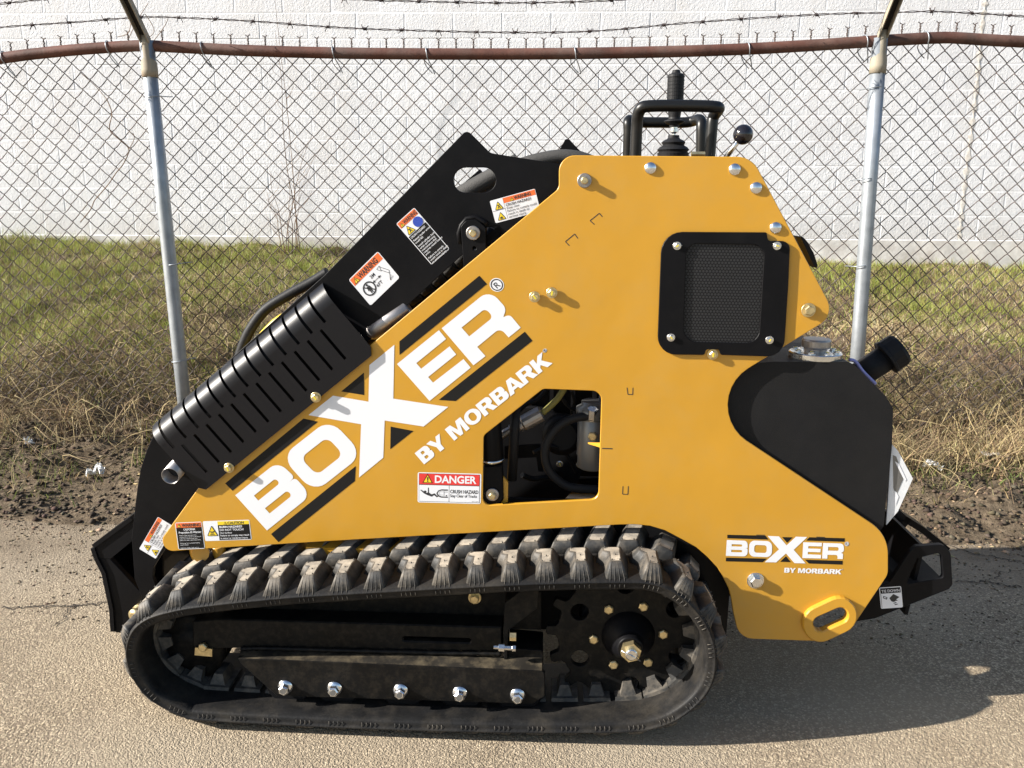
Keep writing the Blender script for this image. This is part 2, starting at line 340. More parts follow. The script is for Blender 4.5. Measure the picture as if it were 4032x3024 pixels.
# ---- block wall
def block_material():
    m = bpy.data.materials.new('white_painted_block'); m.use_nodes = True; n = m.node_tree.nodes; l = m.node_tree.links; p = n['Principled BSDF']
    g = n.new('ShaderNodeNewGeometry'); oi = n.new('ShaderNodeObjectInfo'); P = g.outputs['Position']
    t = n.new('ShaderNodeTexNoise'); t.inputs['Scale'].default_value = 2.2; t.inputs['Detail'].default_value = 6; l.new(P, t.inputs[0])
    cr = n.new('ShaderNodeValToRGB'); e = cr.color_ramp.elements; e[0].position = .3; e[0].color = (.73, .73, .745, 1); e[1].position = .7; e[1].color = (.82, .825, .845, 1); l.new(t.outputs[0], cr.inputs[0])
    # splash dirt low on the wall
    sx = n.new('ShaderNodeSeparateXYZ'); l.new(P, sx.inputs[0]); t2 = n.new('ShaderNodeTexNoise'); t2.inputs['Scale'].default_value = 5; t2.inputs['Detail'].default_value = 8; l.new(P, t2.inputs[0])
    mr = n.new('ShaderNodeMapRange'); mr.inputs[1].default_value = 1.02; mr.inputs[2].default_value = .62; mr.inputs[4].default_value = .8; l.new(sx.outputs[2], mr.inputs[0])
    mu = n.new('ShaderNodeMath'); mu.operation = 'MULTIPLY'; l.new(mr.outputs[0], mu.inputs[0]); l.new(t2.outputs[0], mu.inputs[1])
    mp = n.new('ShaderNodeMapping'); mp.inputs['Scale'].default_value = (5, 1, .45); l.new(P, mp.inputs[0]); st = n.new('ShaderNodeTexNoise'); st.inputs['Scale'].default_value = 1; st.inputs['Detail'].default_value = 7; l.new(mp.outputs[0], st.inputs[0])
    sr = n.new('ShaderNodeMapRange'); sr.inputs[1].default_value = .55; sr.inputs[2].default_value = .75; sr.inputs[4].default_value = .35; l.new(st.outputs[0], sr.inputs[0])
    ms = n.new('ShaderNodeMix'); ms.data_type = 'RGBA'; l.new(sr.outputs[0], ms.inputs[0]); l.new(cr.outputs[0], ms.inputs[6]); ms.inputs[7].default_value = (.66, .62, .575, 1)
    mx = n.new('ShaderNodeMix'); mx.data_type = 'RGBA'; l.new(mu.outputs[0], mx.inputs[0]); l.new(ms.outputs[2], mx.inputs[6]); mx.inputs[7].default_value = (.42, .36, .29, 1)
    l.new(mx.outputs[2], p.inputs['Base Color']); p.inputs['Roughness'].default_value = .75; p.inputs['Specular IOR Level'].default_value = .3
    b1 = n.new('ShaderNodeTexNoise'); b1.inputs['Scale'].default_value = 46; b1.inputs['Detail'].default_value = 4; b1.inputs['Roughness'].default_value = .65; l.new(P, b1.inputs[0])
    vo = n.new('ShaderNodeTexVoronoi'); vo.inputs['Scale'].default_value = 55; l.new(P, vo.inputs[0])
    vr = n.new('ShaderNodeMapRange'); vr.inputs[1].default_value = .28; vr.inputs[2].default_value = .05; vr.inputs[4].default_value = .9; l.new(vo.outputs['Distance'], vr.inputs[0])
    ad = n.new('ShaderNodeMath'); l.new(b1.outputs[0], ad.inputs[0]); l.new(vr.outputs[0], ad.inputs[1])
    b = n.new('ShaderNodeBump'); b.inputs['Strength'].default_value = .9; b.inputs['Distance'].default_value = .0042; l.new(ad.outputs[0], b.inputs['Height']); l.new(b.outputs[0], p.inputs['Normal'])
    return m
M['block'] = block_material(); M['joint'] = mat('painted_mortar', (.88, .88, .90), .8, var=.05, vscale=8, bump=.002, bscale=60)
M['found'] = mat('stained_footing', (.70, .68, .65), .85, var=.22, vscale=5, bump=.002, bscale=40, dust=(.30, .20, .14), dscale=4, damt=.5)
wall = empty('block_wall', (0, YW, .5)); tag(wall, 'white painted concrete block wall behind the chain link fence', 'wall')
WZ0 = .775; CH = .2038; BL = .4064
core = MB().box((-14, -.0015, -.6), (14, .2, 3.4)); core.build('mortar_core', M['joint'], wall)
ft = MB(); ft.box((-14, -.012, -.6), (14, .006, WZ0-.5-.004)); ft.build('footing', M['found'], wall)
def block_mesh(i):
    rr = random.Random(i); b = MB(); L, H, c = BL-.005, CH-.005, .006
    f0 = [(-L/2+c, 0, c), (L/2-c, 0, c), (L/2-c, 0, H-c), (-L/2+c, 0, H-c)]; f0 = [(x+rr.uniform(-.002, .002), rr.uniform(-.0012, .0012), z+rr.uniform(-.002, .002)) for x, y, z in f0]
    b1 = [(-L/2, .0022, 0), (L/2, .0022, 0), (L/2, .0022, H), (-L/2, .0022, H)]; b2 = [(x, .03, z) for x, y, z in b1]
    return b.add(f0+b1+b2, [[0, 1, 2, 3]]+[[i, 4+i, 4+(i+1) % 4, (i+1) % 4] for i in range(4)]+[[4+i, 8+i, 8+(i+1) % 4, 4+(i+1) % 4] for i in range(4)]).mesh('block', M['block'])
BM = [block_mesh(i) for i in range(6)]
jx = at(179, 110, YW).x; rest = MB()
for r in range(14):
    z = WZ0 + r*CH
    ph = jx+BL/2 if r % 2 == 0 else jx    # joints of the course at photo y=110 (r = 8) start at jx
    k0 = math.floor((-13.5-ph)/BL)
    for k in range(k0, k0+66):
        x = ph+(k+.5)*BL
        if -5.0 < x < 4.35 and r < 10:
            o = obj('block', random.choice(BM), wall, M=Matrix.Translation((x, -.0030+random.uniform(-.0005, .0005), z-.5+.0025)))
        elif r < 13: rest.box((x-BL/2+.0055, -.003, z-.5+.0055), (x+BL/2-.0055, .02, z-.5+CH-.0055))
tag(rest.build('outer_blocks', M['block'], wall, bevel=.003), kind='stuff')
# dribbled old sealant down the wall
M['seal'] = mat('old_sealant', (.74, .71, .66), .8, var=.2, vscale=25, dust=(.42, .30, .20), dscale=30, damt=.6, bump=.003, bscale=50)
b = MB(); pts = [(3885, -20), (3868, 100), (3850, 300), (3825, 520), (3800, 720), (3782, 900), (3778, 960)]
cc = bez([at(a, c, YW-.004) for a, c in pts], 12); n = len(cc)
for i in range(n-1):
    for s_ in (0,):
        wd = .017+.010*math.sin(i*1.7)+.006*math.sin(i*4.1); w2 = .017+.010*math.sin((i+1)*1.7)+.006*math.sin((i+1)*4.1)
        p0, p1 = cc[i], cc[i+1]; off = Vector((0, YW, .5))
        b.add([p0-off+Vector((-wd, 0, 0)), p0-off+Vector((0, -.003, 0)), p0-off+Vector((wd, 0, 0)), p1-off+Vector((-w2, 0, 0)), p1-off+Vector((0, -.003, 0)), p1-off+Vector((w2, 0, 0))], [[0, 1, 4, 3], [1, 2, 5, 4]], 0, True)
b.build('sealant_streak', M['seal'], wall, recalc=False)

# ---- chain link fence
fence = empty('chain_link_fence', (0, YF, 0)); tag(fence, 'rusty topped chain link fence with barbed wire behind the machine', 'fence')
FO = Vector((0, YF, 0))
def fat(px, py, dy=0): return at(px, py, YF+dy)-FO
railpx = [(-60, 236), (0, 230), (120, 214), (300, 196), (470, 184), (575, 180), (700, 186), (1000, 200), (1400, 210), (1900, 213), (2300, 210), (2688, 202), (3000, 190), (3300, 172), (3480, 160), (3620, 152), (3720, 148), (3780, 150), (3900, 158), (4040, 165), (4200, 172)]
rail = bez([fat(a, c, -.03) for a, c in railpx], 5)
rail = [Vector((-4.5, -.03, 1.62))]+rail+[Vector((4.5, -.03, 1.74))]
MB().tube(rail, .0225, 16).build('top_rail', M['rust'], fence)
rx = np.array([p.x for p in rail]); rz = np.array([p.z for p in rail])
railz = lambda x: float(np.interp(x, rx, rz))
# fabric: one zigzag wire after another, hooked into its neighbours
WD = .0718; HW = WD/2
def wire_mesh(seed, flip):
    rr = random.Random(seed); pts = []; nz = 52
    for i in range(nz+1):
        sgn = 1 if (i % 2 == 0) != flip else -1; z = -i*HW; x = sgn*HW/2; d = .0035
        # a knuckle: cross to the other face, loop round the neighbour, come back
        pts += [(x-sgn*.0075+rr.uniform(-.0008, .0008), -d*sgn, z+.0075), (x+sgn*.0022, -.0008, z+rr.uniform(-.0008, .0008)), (x-sgn*.0075, d*sgn, z-.0075)]
    e = -1 if flip else 1; X = e*HW/2     # the selvage: twisted with the neighbour's end above the rail
    pts = [(X*.62 if False else e*HW/2-e*.010, -.0035*e, .012-.012)]+pts[2:]
    top = [(X+e*.010, 0, .074)]+[(X+.0034*math.cos(t*2.1+(0 if flip else math.pi)), .0034*math.sin(t*2.1+(0 if flip else math.pi)), .066-t*.0055) for t in range(8)]+[(X-e*.006, -.001*e, .016)]
    return MB().tube(top+pts, .0021, 5, cap=False).mesh('wire', M['wire'])
WM = [[wire_mesh(s+10*f, bool(f)) for s in range(3)] for f in (0, 1)]
x0 = fat(85*.60759, 158).x; k = 0
xs0 = -2.75; nw = int(5.15/HW)
for i in range(nw):
    x = xs0+i*HW
    zz = railz(x)-.008
    sk_ = .012*math.sin(x*1.3)
    obj('wire', random.choice(WM[i % 2]), fence, M=Matrix.Translation((x, 0, zz)) @ Matrix.Rotation(sk_, 4, 'Y') @ Matrix.Rotation(random.uniform(-.002, .002), 4, 'Y'))
rest = MB()
for i in list(range(-36, 0))+list(range(nw, nw+40)):
    x = xs0+i*HW; src = WM[i % 2][0]; zz = railz(x)-.008
    rest.add([(v.co.x+x, v.co.y, v.co.z+zz) for v in src.vertices], [list(p.vertices) for p in src.polygons], 0, True)
tag(rest.build('outer_wires', M['wire'], fence, recalc=False), kind='stuff')
# posts, sleeves, arms
def post(top, bot, lean, holes):
    t = fat(*top, dy=-.042); bt = fat(*bot, dy=-.042); d = (bt-t).normalized(); p0 = t-d*.10; p1 = bt+d*.45
    o = MB().tube([p0, p0.lerp(p1, .33), p0.lerp(p1, .66), p1], .0290, 20).build('post', M['galv'], fence)
    # sleeve cap wrapping post and rail
    r = railz(t.x)
    c0 = Vector((t.x, -.042, r-.125))
    MB().tube([c0, c0+Vector((0, 0, .03)), c0+Vector((0, 0, .055)), c0+Vector((0, -.006, .08)), Vector((t.x, -.055, r+.0)), Vector((t.x, -.055, r+.035))], [.0325, .0325, .0315, .024, .0185, .0175], 18).build('sleeve_cap', M['arm'], o)
    # outward leaning arm: an open channel
    a0 = Vector((t.x, -.05, r+.02)); ad = Vector((lean, -1, 1.0)).normalized(); sd = Vector((1, 0, 0)); nn = ad.cross(sd).normalized()
    L = .42; m_ = MB(); wd = .019; hh = .022
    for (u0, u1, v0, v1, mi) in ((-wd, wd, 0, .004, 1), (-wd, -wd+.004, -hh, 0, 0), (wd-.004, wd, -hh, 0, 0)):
        vs = []
        for tt in (0, L):
            for (u_, v_) in ((u0, v0), (u1, v0), (u1, v1), (u0, v1)): vs.append(a0+ad*tt+sd*u_+nn*v_)
        m_.add(vs, [[0, 1, 5, 4], [1, 2, 6, 5], [2, 3, 7, 6], [3, 0, 4, 7], [0, 3, 2, 1], [4, 5, 6, 7]], mi)
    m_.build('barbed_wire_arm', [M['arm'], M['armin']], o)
    return o, a0, ad
pl, aL, dL = post((588, 262), (722, 1548), -.04, 0)
pr, aR, dR = post((3458, 255), (3375, 1415), .0, 0)
# tie wires
def tie_post(px, py, p_):
    c = fat(px, py, -.042); pts = [c+Vector((.06, .042, .006))]+[c+Vector((.0315*math.cos(a), .0315*math.sin(a), .004*math.cos(a))) for a in np.linspace(.2, -math.pi-.2, 14)]+[c+Vector((-.045, .04, -.006))]
    MB().tube(pts, .0019, 6).build('tie_wire', M['galv'], fence)
for p_ in ((608, 383), (690, 1040), (706, 1420), (3444, 345), (3405, 704), (3383, 1045)): tie_post(*p_, None)
for px in (28, 440, 808, 1318, 1682, 2260, 2935, 3390, 3625):
    x = fat(px, 200).x; r = railz(x); pts = [Vector((x+.03, -.004, r-.075)), Vector((x+.022, -.02, r-.05))]+[Vector((x+.012*(1-k_/8)-.004, -.03+.0255*math.cos(a), r+.0255*math.sin(a))) for k_, a in enumerate(np.linspace(-2.2, -5.2, 9))]+[Vector((x-.012, .004, r-.03)), Vector((x+.02, .006, r-.07))]
    MB().tube(bez(pts, 3), .0022, 6).build('tie_wire', M['galv'], fence)
# barbed wire: two twisted strands with barbs
def barbed(pix, dy, s0):
    cl = bez([fat(a, c, dy) for a, c in pix], 14); m_ = MB()
    L = np.concatenate([[0], np.cumsum([(cl[i+1]-cl[i]).length for i in range(len(cl)-1)])])
    def P(s_):
        i = min(len(cl)-2, max(0, int(np.searchsorted(L, s_))-1)); t = (s_-L[i])/(L[i+1]-L[i]); return cl[i].lerp(cl[i+1], t)
    tot = L[-1]; ns = int(tot/.012)
    for ph in (0, math.pi):
        m_.tube([P(tot*i/ns)+Vector((0, .0026*math.sin(i*.55+ph), .0026*math.cos(i*.55+ph))) for i in range(ns+1)], .0017, 5, cap=False)
    o = m_.build('barbed_wire', M['barb'], fence, recalc=False)
    bm_ = MB()
    for s_ in range(2):
        hx = [(-.006+.003*s_+.0015*t, .0055*math.cos(t*1.6), .0055*math.sin(t*1.6)) for t in range(8)]
        e = .019; bm_.tube([(hx[0][0]-.006, e*.6*(-1)**s_, -e*.7)]+hx+[(hx[-1][0]+.006, -e*.5, e*.8*(-1)**s_)], .0015, 5)
    me = bm_.mesh('barb', M['barb'])
    s_ = s0
    while s_ < tot:
        p = P(s_); obj('barb', me, o, M=Matrix.Translation(p) @ Matrix.Rotation(random.uniform(0, 6.3), 4, 'X')); s_ += .148+random.uniform(-.006, .006)
E1 = aL+dL*.11; 
barbed([(-900, 190), (-400, 150), (0, 108), (300, 87), (560, 68), (720, 70), (1000, 84), (1344, 109), (1700, 122), (2050, 128), (2350, 122), (2688, 92), (3000, 70), (3300, 54), (3500, 50), (3640, 45), (3800, 50), (4032, 65), (4600, 110)], -.11, .06)
barbed([(-900, 130), (-400, 70), (-100, 28), (0, 15), (140, 0), (440, -38), (520, -42), (700, -38), (1100, -16), (1400, -3), (1480, 1), (1800, 9), (2050, 11), (2350, 4), (2700, -20), (3100, -55), (3530, -80), (3800, -70), (4500, -20)], -.22, .1)
# ================================================================== the compact track loader
mach = empty('compact_track_loader'); mach.matrix_world = Matrix.Translation(MORG) @ MROT.to_4x4()
tag(mach, 'yellow and black walk-behind compact track loader parked on the asphalt', 'track loader')
# ---- shared fasteners (axis towards -y, base at y=0)
def hex_ring(r, y, a0=0): return [(r*math.cos(a0+k*math.pi/3), y, r*math.sin(a0+k*math.pi/3)) for k in range(6)]
def hexbolt(r, h, washer=True, mark=False, wm=0):
    b = MB(); y = 0
    if washer: b.lathe([(r*1.45, 0), (r*1.45, r*.14), (r*1.38, r*.2)], (0, 0, 0), (0, -1, 0), 24, wm, False); y = -r*.2
    b.loft(hex_ring(r*1.08, y), hex_ring(r*1.08, y-h*.82)); b.loft(hex_ring(r*1.06, y-h*.82), hex_ring(r*.86, y-h), 0, 0)
    if mark: b.box((-r*.55, y-h-.0006, -r*.16), (r*.55, y-h+.0005, r*.2), 1, Matrix.Rotation(.5, 4, 'Y'))
    return b
BOLT = {
 'hex': hexbolt(.0082, .0080, mark=True).mesh('bolt', [M['zinc'], M['ypaint']]),
 'hexl': hexbolt(.0135, .011).mesh('bolt', [M['steel'], M['ypaint']]),
 'hexm': hexbolt(.0105, .010).mesh('bolt', [M['zinc'], M['ypaint']]),
 'hexs': hexbolt(.0060, .0045, mark=True).mesh('bolt', [M['steel'], M['ypaint']]),
 'gold': hexbolt(.0103, .009, washer=False).mesh('bolt', [M['zinc']]),
}
b = MB().lathe([(.0128, 0), (.0128, .001), (.0112, .0032), (.0078, .0052), (.004, .0062), (.0005, .0066)], (0, 0, 0), (0, -1, 0), 24); BOLT['dome'] = b.mesh('bolt', M['chrome'])
b = MB().lathe([(.0150, 0), (.0150, .003), (.0138, .0042)], (0, 0, 0), (0, -1, 0), 28, 0, False).lathe([(.0075, .003), (.0075, .014), (.006, .0155)], (0, 0, 0), (0, -1, 0), 18, 1, False); BOLT['pin'] = b.mesh('pin_bolt', [M['pinst'], M['zinc']])
b = MB().lathe([(.0175, 0), (.0175, .002), (.0140, .004), (.0115, .006)], (0, 0, 0), (0, -1, 0), 24, 0).loft(hex_ring(.0122, -.005), hex_ring(.0122, -.016)).loft(hex_ring(.0118, -.016), hex_ring(.0095, -.0185)).lathe([(.0068, .017), (.0068, .0195)], (0, 0, 0), (0, -1, 0), 14, 1); BOLT['nut'] = b.mesh('flange_nut', [M['chrome'], M['silver']])
def bolt(kind, px, py, y, parent, rot=None, yb=None):
    p = U(px, py, y); a = random.uniform(0, 6.28) if rot is None else rot
    return obj({'pin': 'pin_bolt', 'nut': 'flange_nut'}.get(kind, 'bolt'), BOLT[kind], parent, M=Matrix.Translation(p) @ Matrix.Rotation(a, 4, 'Y'))

# ---- near side plate
P_OUT = [(2201, 742, 40), (2201, 611, 150), (2960, 617.5, 95), (3290, 1240, 75), (2720, 1590, 170), (3497, 2104, 190), (3497, 2262, 60), (3350, 2480, 30), (3247, 2526, 20), (2912, 2514, 105),
         (2887, 2411), (2879, 2356), (2870, 2320), (2849, 2277), (2825, 2235), (2785, 2192), (2743, 2156), (2688, 2125), (2620, 2089), (2559, 2071), (2498, 2065), (2438, 2066), (1344, 2128), (790, 2162), (660, 2172, 45), (632, 2128, 40), (781, 1922)]
P_WIN = [q('W', p) for p in [(825, 100, 90), (1562, 128, 120), (1520, 1488, 110), (66, 1568, 95), (78, 685, 90)]]
outer = PX(None, P_OUT, 0, 10); win = PX(None, P_WIN, 0, 8)
def obround(c0, c1, r, n=12):
    a = math.atan2(c1[1]-c0[1], c1[0]-c0[0])
    return [(c1[0]+r*math.cos(a-math.pi/2+math.pi*k/n), c1[1]+r*math.sin(a-math.pi/2+math.pi*k/n)) for k in range(n+1)]+[(c0[0]+r*math.cos(a+math.pi/2+math.pi*k/n), c0[1]+r*math.sin(a+math.pi/2+math.pi*k/n)) for k in range(n+1)]
eye = [(x, z) for x, z in PX(9, obround((897, 727), (1022, 672), 49), -.012)]
plate = MB().ext(outer, 0, .008, [win, eye], .0012).build('side_plate', M['yellow'], mach)
far = MB().ext(outer, .542, .55, [win], 0).build('side_plate', M['yellow'], mach)
# laser-cut slits
b = MB()
def slit(c, pts, w_=1.6, y=-.0003):
    P = [U(*q(c, p), y) for p in pts]
    for i in range(len(P)-1):
        d = (P[i+1]-P[i]).normalized(); n_ = Vector((-d.z, 0, d.x))*(w_*.00055)
        b.add([P[i]+n_, P[i]-n_, P[i+1]-n_, P[i+1]+n_], [[0, 1, 2, 3]])
slit(2, [(1640, 1455), (1612, 1430), (1672, 1382), (1692, 1405)]); slit(2, [(1478, 1592), (1452, 1566), (1512, 1516), (1532, 1545)])
slit(5, [(1852, 853), (1857, 897), (1888, 898), (1890, 854)]); slit(5, [(1825, 1492), (1822, 1543), (1857, 1545), (1860, 1492)])
slit(5, [(1690, 1247), (1758, 1249)], 2.2); slit('L', [(585, 70), (730, 72)], 1.2); slit('L', [(1590, 103), (1735, 108)], 1.2)
b.build('laser_slit', M['ink'], plate, recalc=False)
for p in ((2561, 662), (2893, 667), (2977, 740), (3054, 897)): bolt('dome', *p, 0, plate)
bolt('pin', 2301, 711, 0, plate)
for p in ((2105, 1169), (2173, 1153)): bolt('hex', *p, -.004, plate)
bolt('hexm', 3183, 1221, -.002, plate, .3); bolt('hexl', 2974, 2285, 0, plate, .1)
# pad eye
e0 = obround((900, 735), (1020, 678), 118)
MB().ext(PX(9, e0, -.016), -.012, -.0005, [eye], .003).build('tie_down_eye', M['yellow'], plate)

# ---- lettering
def affine(src, dst):                    # least squares 2D affine
    A = np.array([[x, y, 1] for x, y in src]); X, *_ = np.linalg.lstsq(A, np.array(dst), rcond=None); return lambda p: tuple(np.array([p[0], p[1], 1]) @ X)
LG = {'B': ([(92, 152), (438, 166, 70), (442, 291, 50), (400, 293), (442, 296, 50), (436, 428, 70), (76, 418)], [[(175, 222), (350, 228, 18), (348, 264, 18), (173, 259)], [(168, 316), (350, 322, 20), (347, 360, 20), (166, 355)]]),
      'O': ([(472, 158, 92), (852, 175, 92), (845, 442, 92), (458, 428, 92)], [[(553, 233, 42), (762, 242, 42), (757, 372, 42), (550, 364, 42)]]),
      'X': ([(775, 84), (965, 92), (1093, 243), (1250, 97), (1440, 103), (1212, 318), (1412, 545), (1225, 540), (1083, 378), (918, 528), (726, 525), (965, 310)], []),
      'E': ([(1372, 190), (1686, 200), (1680, 260), (1457, 254), (1455, 294), (1665, 302), (1660, 358), (1450, 352), (1448, 392), (1672, 402), (1667, 462), (1357, 455)], []),
      'R': ([(1705, 202), (2055, 213, 85), (2050, 345, 62), (2003, 370), (2040, 382, 45), (2033, 472), (1945, 470), (1948, 403, 35), (1778, 400), (1775, 466), (1688, 462)], [[(1790, 268), (1965, 273, 25), (1962, 335, 25), (1787, 330)]])}
LBAR = [[(100, 65), (738, 80), (788, 145), (100, 123)], [(1475, 107), (2068, 123), (2066, 182), (1420, 162)], [(78, 448), (762, 465), (692, 525), (75, 510)], [(1400, 483), (2034, 502), (2030, 565), (1468, 547)], [(1018, 104), (1196, 108), (1102, 200)], [(1083, 424), (1163, 523), (985, 517)]]
small = [(v.x, v.z) for v in (U(*q('L', p), 0) for p in ((100, 65), (2068, 123), (2030, 565), (75, 510)))]
big = [(v.x, v.z) for v in (U(*q('B', p), 0) for p in ((40, 1272), (1550, 38), (1865, 425), (357, 1620)))]
to_big = affine(small, big)
def ring(cx, cy, r, n=28): return [(cx+r*math.cos(2*math.pi*k/n), cy+r*math.sin(2*math.pi*k/n)) for k in range(n)]
def logo(parent, f, sc):
    g = lambda pts: [f(p) for p in PX('L', pts, 0, 6)]
    for k_, (o_, h_) in LG.items(): MB().flat(g(o_), -.0005, [g(x) for x in h_]).build('letter', M['white'], parent)
    for bpt in LBAR: MB().flat(g(bpt), -.0004).build('logo_bar', M['dblack'], parent)
    b = MB().flat(g(ring(2103, 219, 38)), -.0004, mat=0).flat(g(ring(2103, 219, 33)), -.0006, [g(ring(2103, 219, 27))], 1)
    b.flat(g([(2090, 203), (2106, 203, 8), (2113, 212, 6), (2106, 220), (2116, 236), (2109, 236), (2100, 222), (2096, 222), (2096, 236), (2090, 236)]), -.0006, [g([(2096, 208), (2105, 209), (2106, 216), (2096, 217)])], 1)
    b.build('registered_mark', [M['white'], M['ink']], parent)
logo(plate, lambda p: p, 1); logo(plate, to_big, 1)
GL = {'B': (9.4, [(0, 0), (9, 0, 2.6), (9.2, 4.9, 1.6), (7.9, 5.2), (8.9, 5.6, 1.4), (8.6, 10, 2.6), (0, 10)][::1], [[(3, 2), (5.4, 2, .9), (5.4, 4.1, .9), (3, 4.1)], [(3, 5.9), (5.2, 5.9, .8), (5.2, 8, .8), (3, 8)]]),
      'Y': (9.6, [(3.2, 0), (6.4, 0), (6.4, 4), (10, 10), (6.8, 10), (4.9, 6.3), (3, 10), (-.4, 10), (3.2, 4)], []),
      'M': (12.6, [(0, 0), (2.7, 0), (2.7, 6.6), (4.8, 0), (7, 0), (9.2, 6.6), (9.2, 0), (12, 0), (12, 10), (8, 10), (6, 4.2), (4, 10), (0, 10)], []),
      'O': (10.8, [(0, -.2, 5), (10.4, -.2, 5), (10.4, 10.2, 5), (0, 10.2, 5)], [[(3.1, 2, 2.1), (7.3, 2, 2.1), (7.3, 8, 2.1), (3.1, 8, 2.1)]]),
      'R': (10.2, [(0, 0), (3, 0), (3, 3.8), (4.4, 3.8), (6.3, 0), (9.9, 0), (7.6, 4.2), (9.3, 5.2, 1.4), (9.2, 10, 2.7), (0, 10)], [[(3, 5.8), (5.6, 5.8, .9), (5.6, 8, .9), (3, 8)]]),
      'A': (10.4, [(-.3, 0), (2.9, 0), (3.5, 1.9), (6.7, 1.9), (7.3, 0), (10.6, 0), (6.9, 10), (3.4, 10)], [[(4.1, 4), (6.1, 4), (5.1, 7.1)]]),
      'K': (10.2, [(0, 0), (3, 0), (3, 2.6), (4.2, 4), (6.6, 0), (10.3, 0), (6.3, 6.1), (9.8, 10), (6.1, 10), (3, 6.2), (3, 10), (0, 10)], []), ' ': (4.4, [], [])}
def words(parent, txt, cor, r_at):
    W_ = sum(GL[c][0] for c in txt)-.4; dst = [(v.x, v.z) for v in (U(*p, 0) for p in cor)]; f = affine([(0, 10), (W_, 10), (W_, 0), (0, 0)], dst); x = 0
    for c in txt:
        wd, o_, h_ = GL[c]
        if o_: MB().flat([f((x+p[0], p[1])) for p in rnd(o_, 5)], -.0005, [[f((x+p[0], p[1])) for p in rnd(h, 4)] for h in h_]).build('letter', M['white'], parent)
        x += wd
    if r_at:
        g = lambda pts: [f((W_+a, b_)) for a, b_ in pts]
        MB().flat(g(ring(1.6, 9.7, 1.25)), -.0003).flat(g(ring(1.6, 9.7, 1.05)), -.0005, [g(ring(1.6, 9.7, .8))], 1).flat(g([(1.2, 9.1), (1.5, 9.1), (1.5, 9.6), (1.9, 9.1), (2.1, 9.2), (1.8, 9.7), (2.0, 10.2), (1.2, 10.3)]), -.0006, mat=1).build('registered_mark', [M['white'], M['ink']], parent)
words(plate, 'BY MORBARK', [q('L', p) for p in ((1060, 617), (2012, 645), (2005, 726), (1050, 698))], 1)
words(plate, 'BY MORBARK', [q(5, p) for p in ((475, 1278), (1303, 622), (1365, 698), (537, 1350))], 1)

# ---- decals
_tc = {}
def text2d(body, bold):
    k = (body, bold)
    if k not in _tc:
        cu = bpy.data.curves.new('t', 'FONT'); cu.body = body; cu.size = 1; cu.offset = bold; cu.resolution_u = 3; cu.fill_mode = 'FRONT'
        o = bpy.data.objects.new('t', cu); me = o.to_mesh(); v = [(p.co.x, p.co.y) for p in me.vertices]; f_ = [list(p.vertices) for p in me.polygons]
        o.to_mesh_clear(); bpy.data.objects.remove(o); bpy.data.curves.remove(cu); _tc[k] = (v, f_)
    return _tc[k]
DM = ['white', 'ink', 'orange', 'red', 'dyel', 'blue', 'dblack']
def decal(name, c, tl, tr, bl, y, w_, h_, els, parent, label=None):
    P = [U(*q(c, p), y) for p in (tl, tr, bl)]; ux = (P[1]-P[0])/w_; uy = (P[2]-P[0])/h_
    b = MB(); lay = [0]
    g = lambda u, v: P[0]+ux*u+uy*v+Vector((0, -.0003-.00022*lay[0], 0))
    def poly(pts, m_, holes=()):
        fl = [p for l_ in [pts]+list(holes) for p in l_]
        tri = tessellate_polygon([[Vector((a, b_, 0)) for a, b_ in l_] for l_ in [pts]+list(holes)])
        b.add([g(*p) for p in fl], [list(t) for t in tri], DM.index(m_))
    r_ = min(w_, h_)*.06
    poly(rnd([(0, 0, r_), (w_, 0, r_), (w_, h_, r_), (0, h_, r_)], 4), 'white')
    for e in els:
        k = e[0]
        if k == 'L': lay[0] = e[1]
        elif k == 'r': poly([(e[1], e[2]), (e[3], e[2]), (e[3], e[4]), (e[1], e[4])], e[5])
        elif k == 'p': poly(e[1], e[2], e[3] if len(e) > 3 else ())
        elif k == 'c': poly(ring(e[1], e[2], e[3]), e[4])
        elif k == 'o': poly(ring(e[1], e[2], e[3]), e[5], [ring(e[1], e[2], e[4])])
        elif k == 'l':                    # line
            a = Vector(e[1:3]); d = Vector(e[3:5]); n_ = (d-a).normalized(); n_ = Vector((-n_.y, n_.x))*e[5]/2; poly([tuple(a+n_), tuple(d+n_), tuple(d-n_), tuple(a-n_)], e[6])
        elif k == 't':                    # text: u, v(baseline), cap height, body, colour, bold, fit width
            v, f_ = text2d(e[4], e[6] if len(e) > 6 else .012)
            s_ = e[3]/.70; sx = s_
            if len(e) > 7 and e[7]: sx = e[7]/max(p[0] for p in v)
            b.add([g(e[1]+p[0]*sx, e[2]-p[1]*s_) for p in v], f_, DM.index(e[5]))
    o = b.build(name, [M[m_] for m_ in DM], parent, recalc=False)
    if label: o['label'] = label
    return o
def warn(u, v, s, bold=True):             # exclamation triangle, base left at (u, v)
    return [('L', 2), ('p', [(u, v), (u+s, v), (u+s/2, v-s*.88)], 'ink'), ('L', 3), ('p', [(u+s*.13, v-s*.07), (u+s*.87, v-s*.07), (u+s/2, v-s*.72)], 'dyel'), ('L', 4), ('p', [(u+s*.46, v-s*.24), (u+s*.54, v-s*.24), (u+s*.57, v-s*.56), (u+s*.43, v-s*.56)], 'ink'), ('c', u+s*.5, v-s*.16, s*.055, 'ink')]
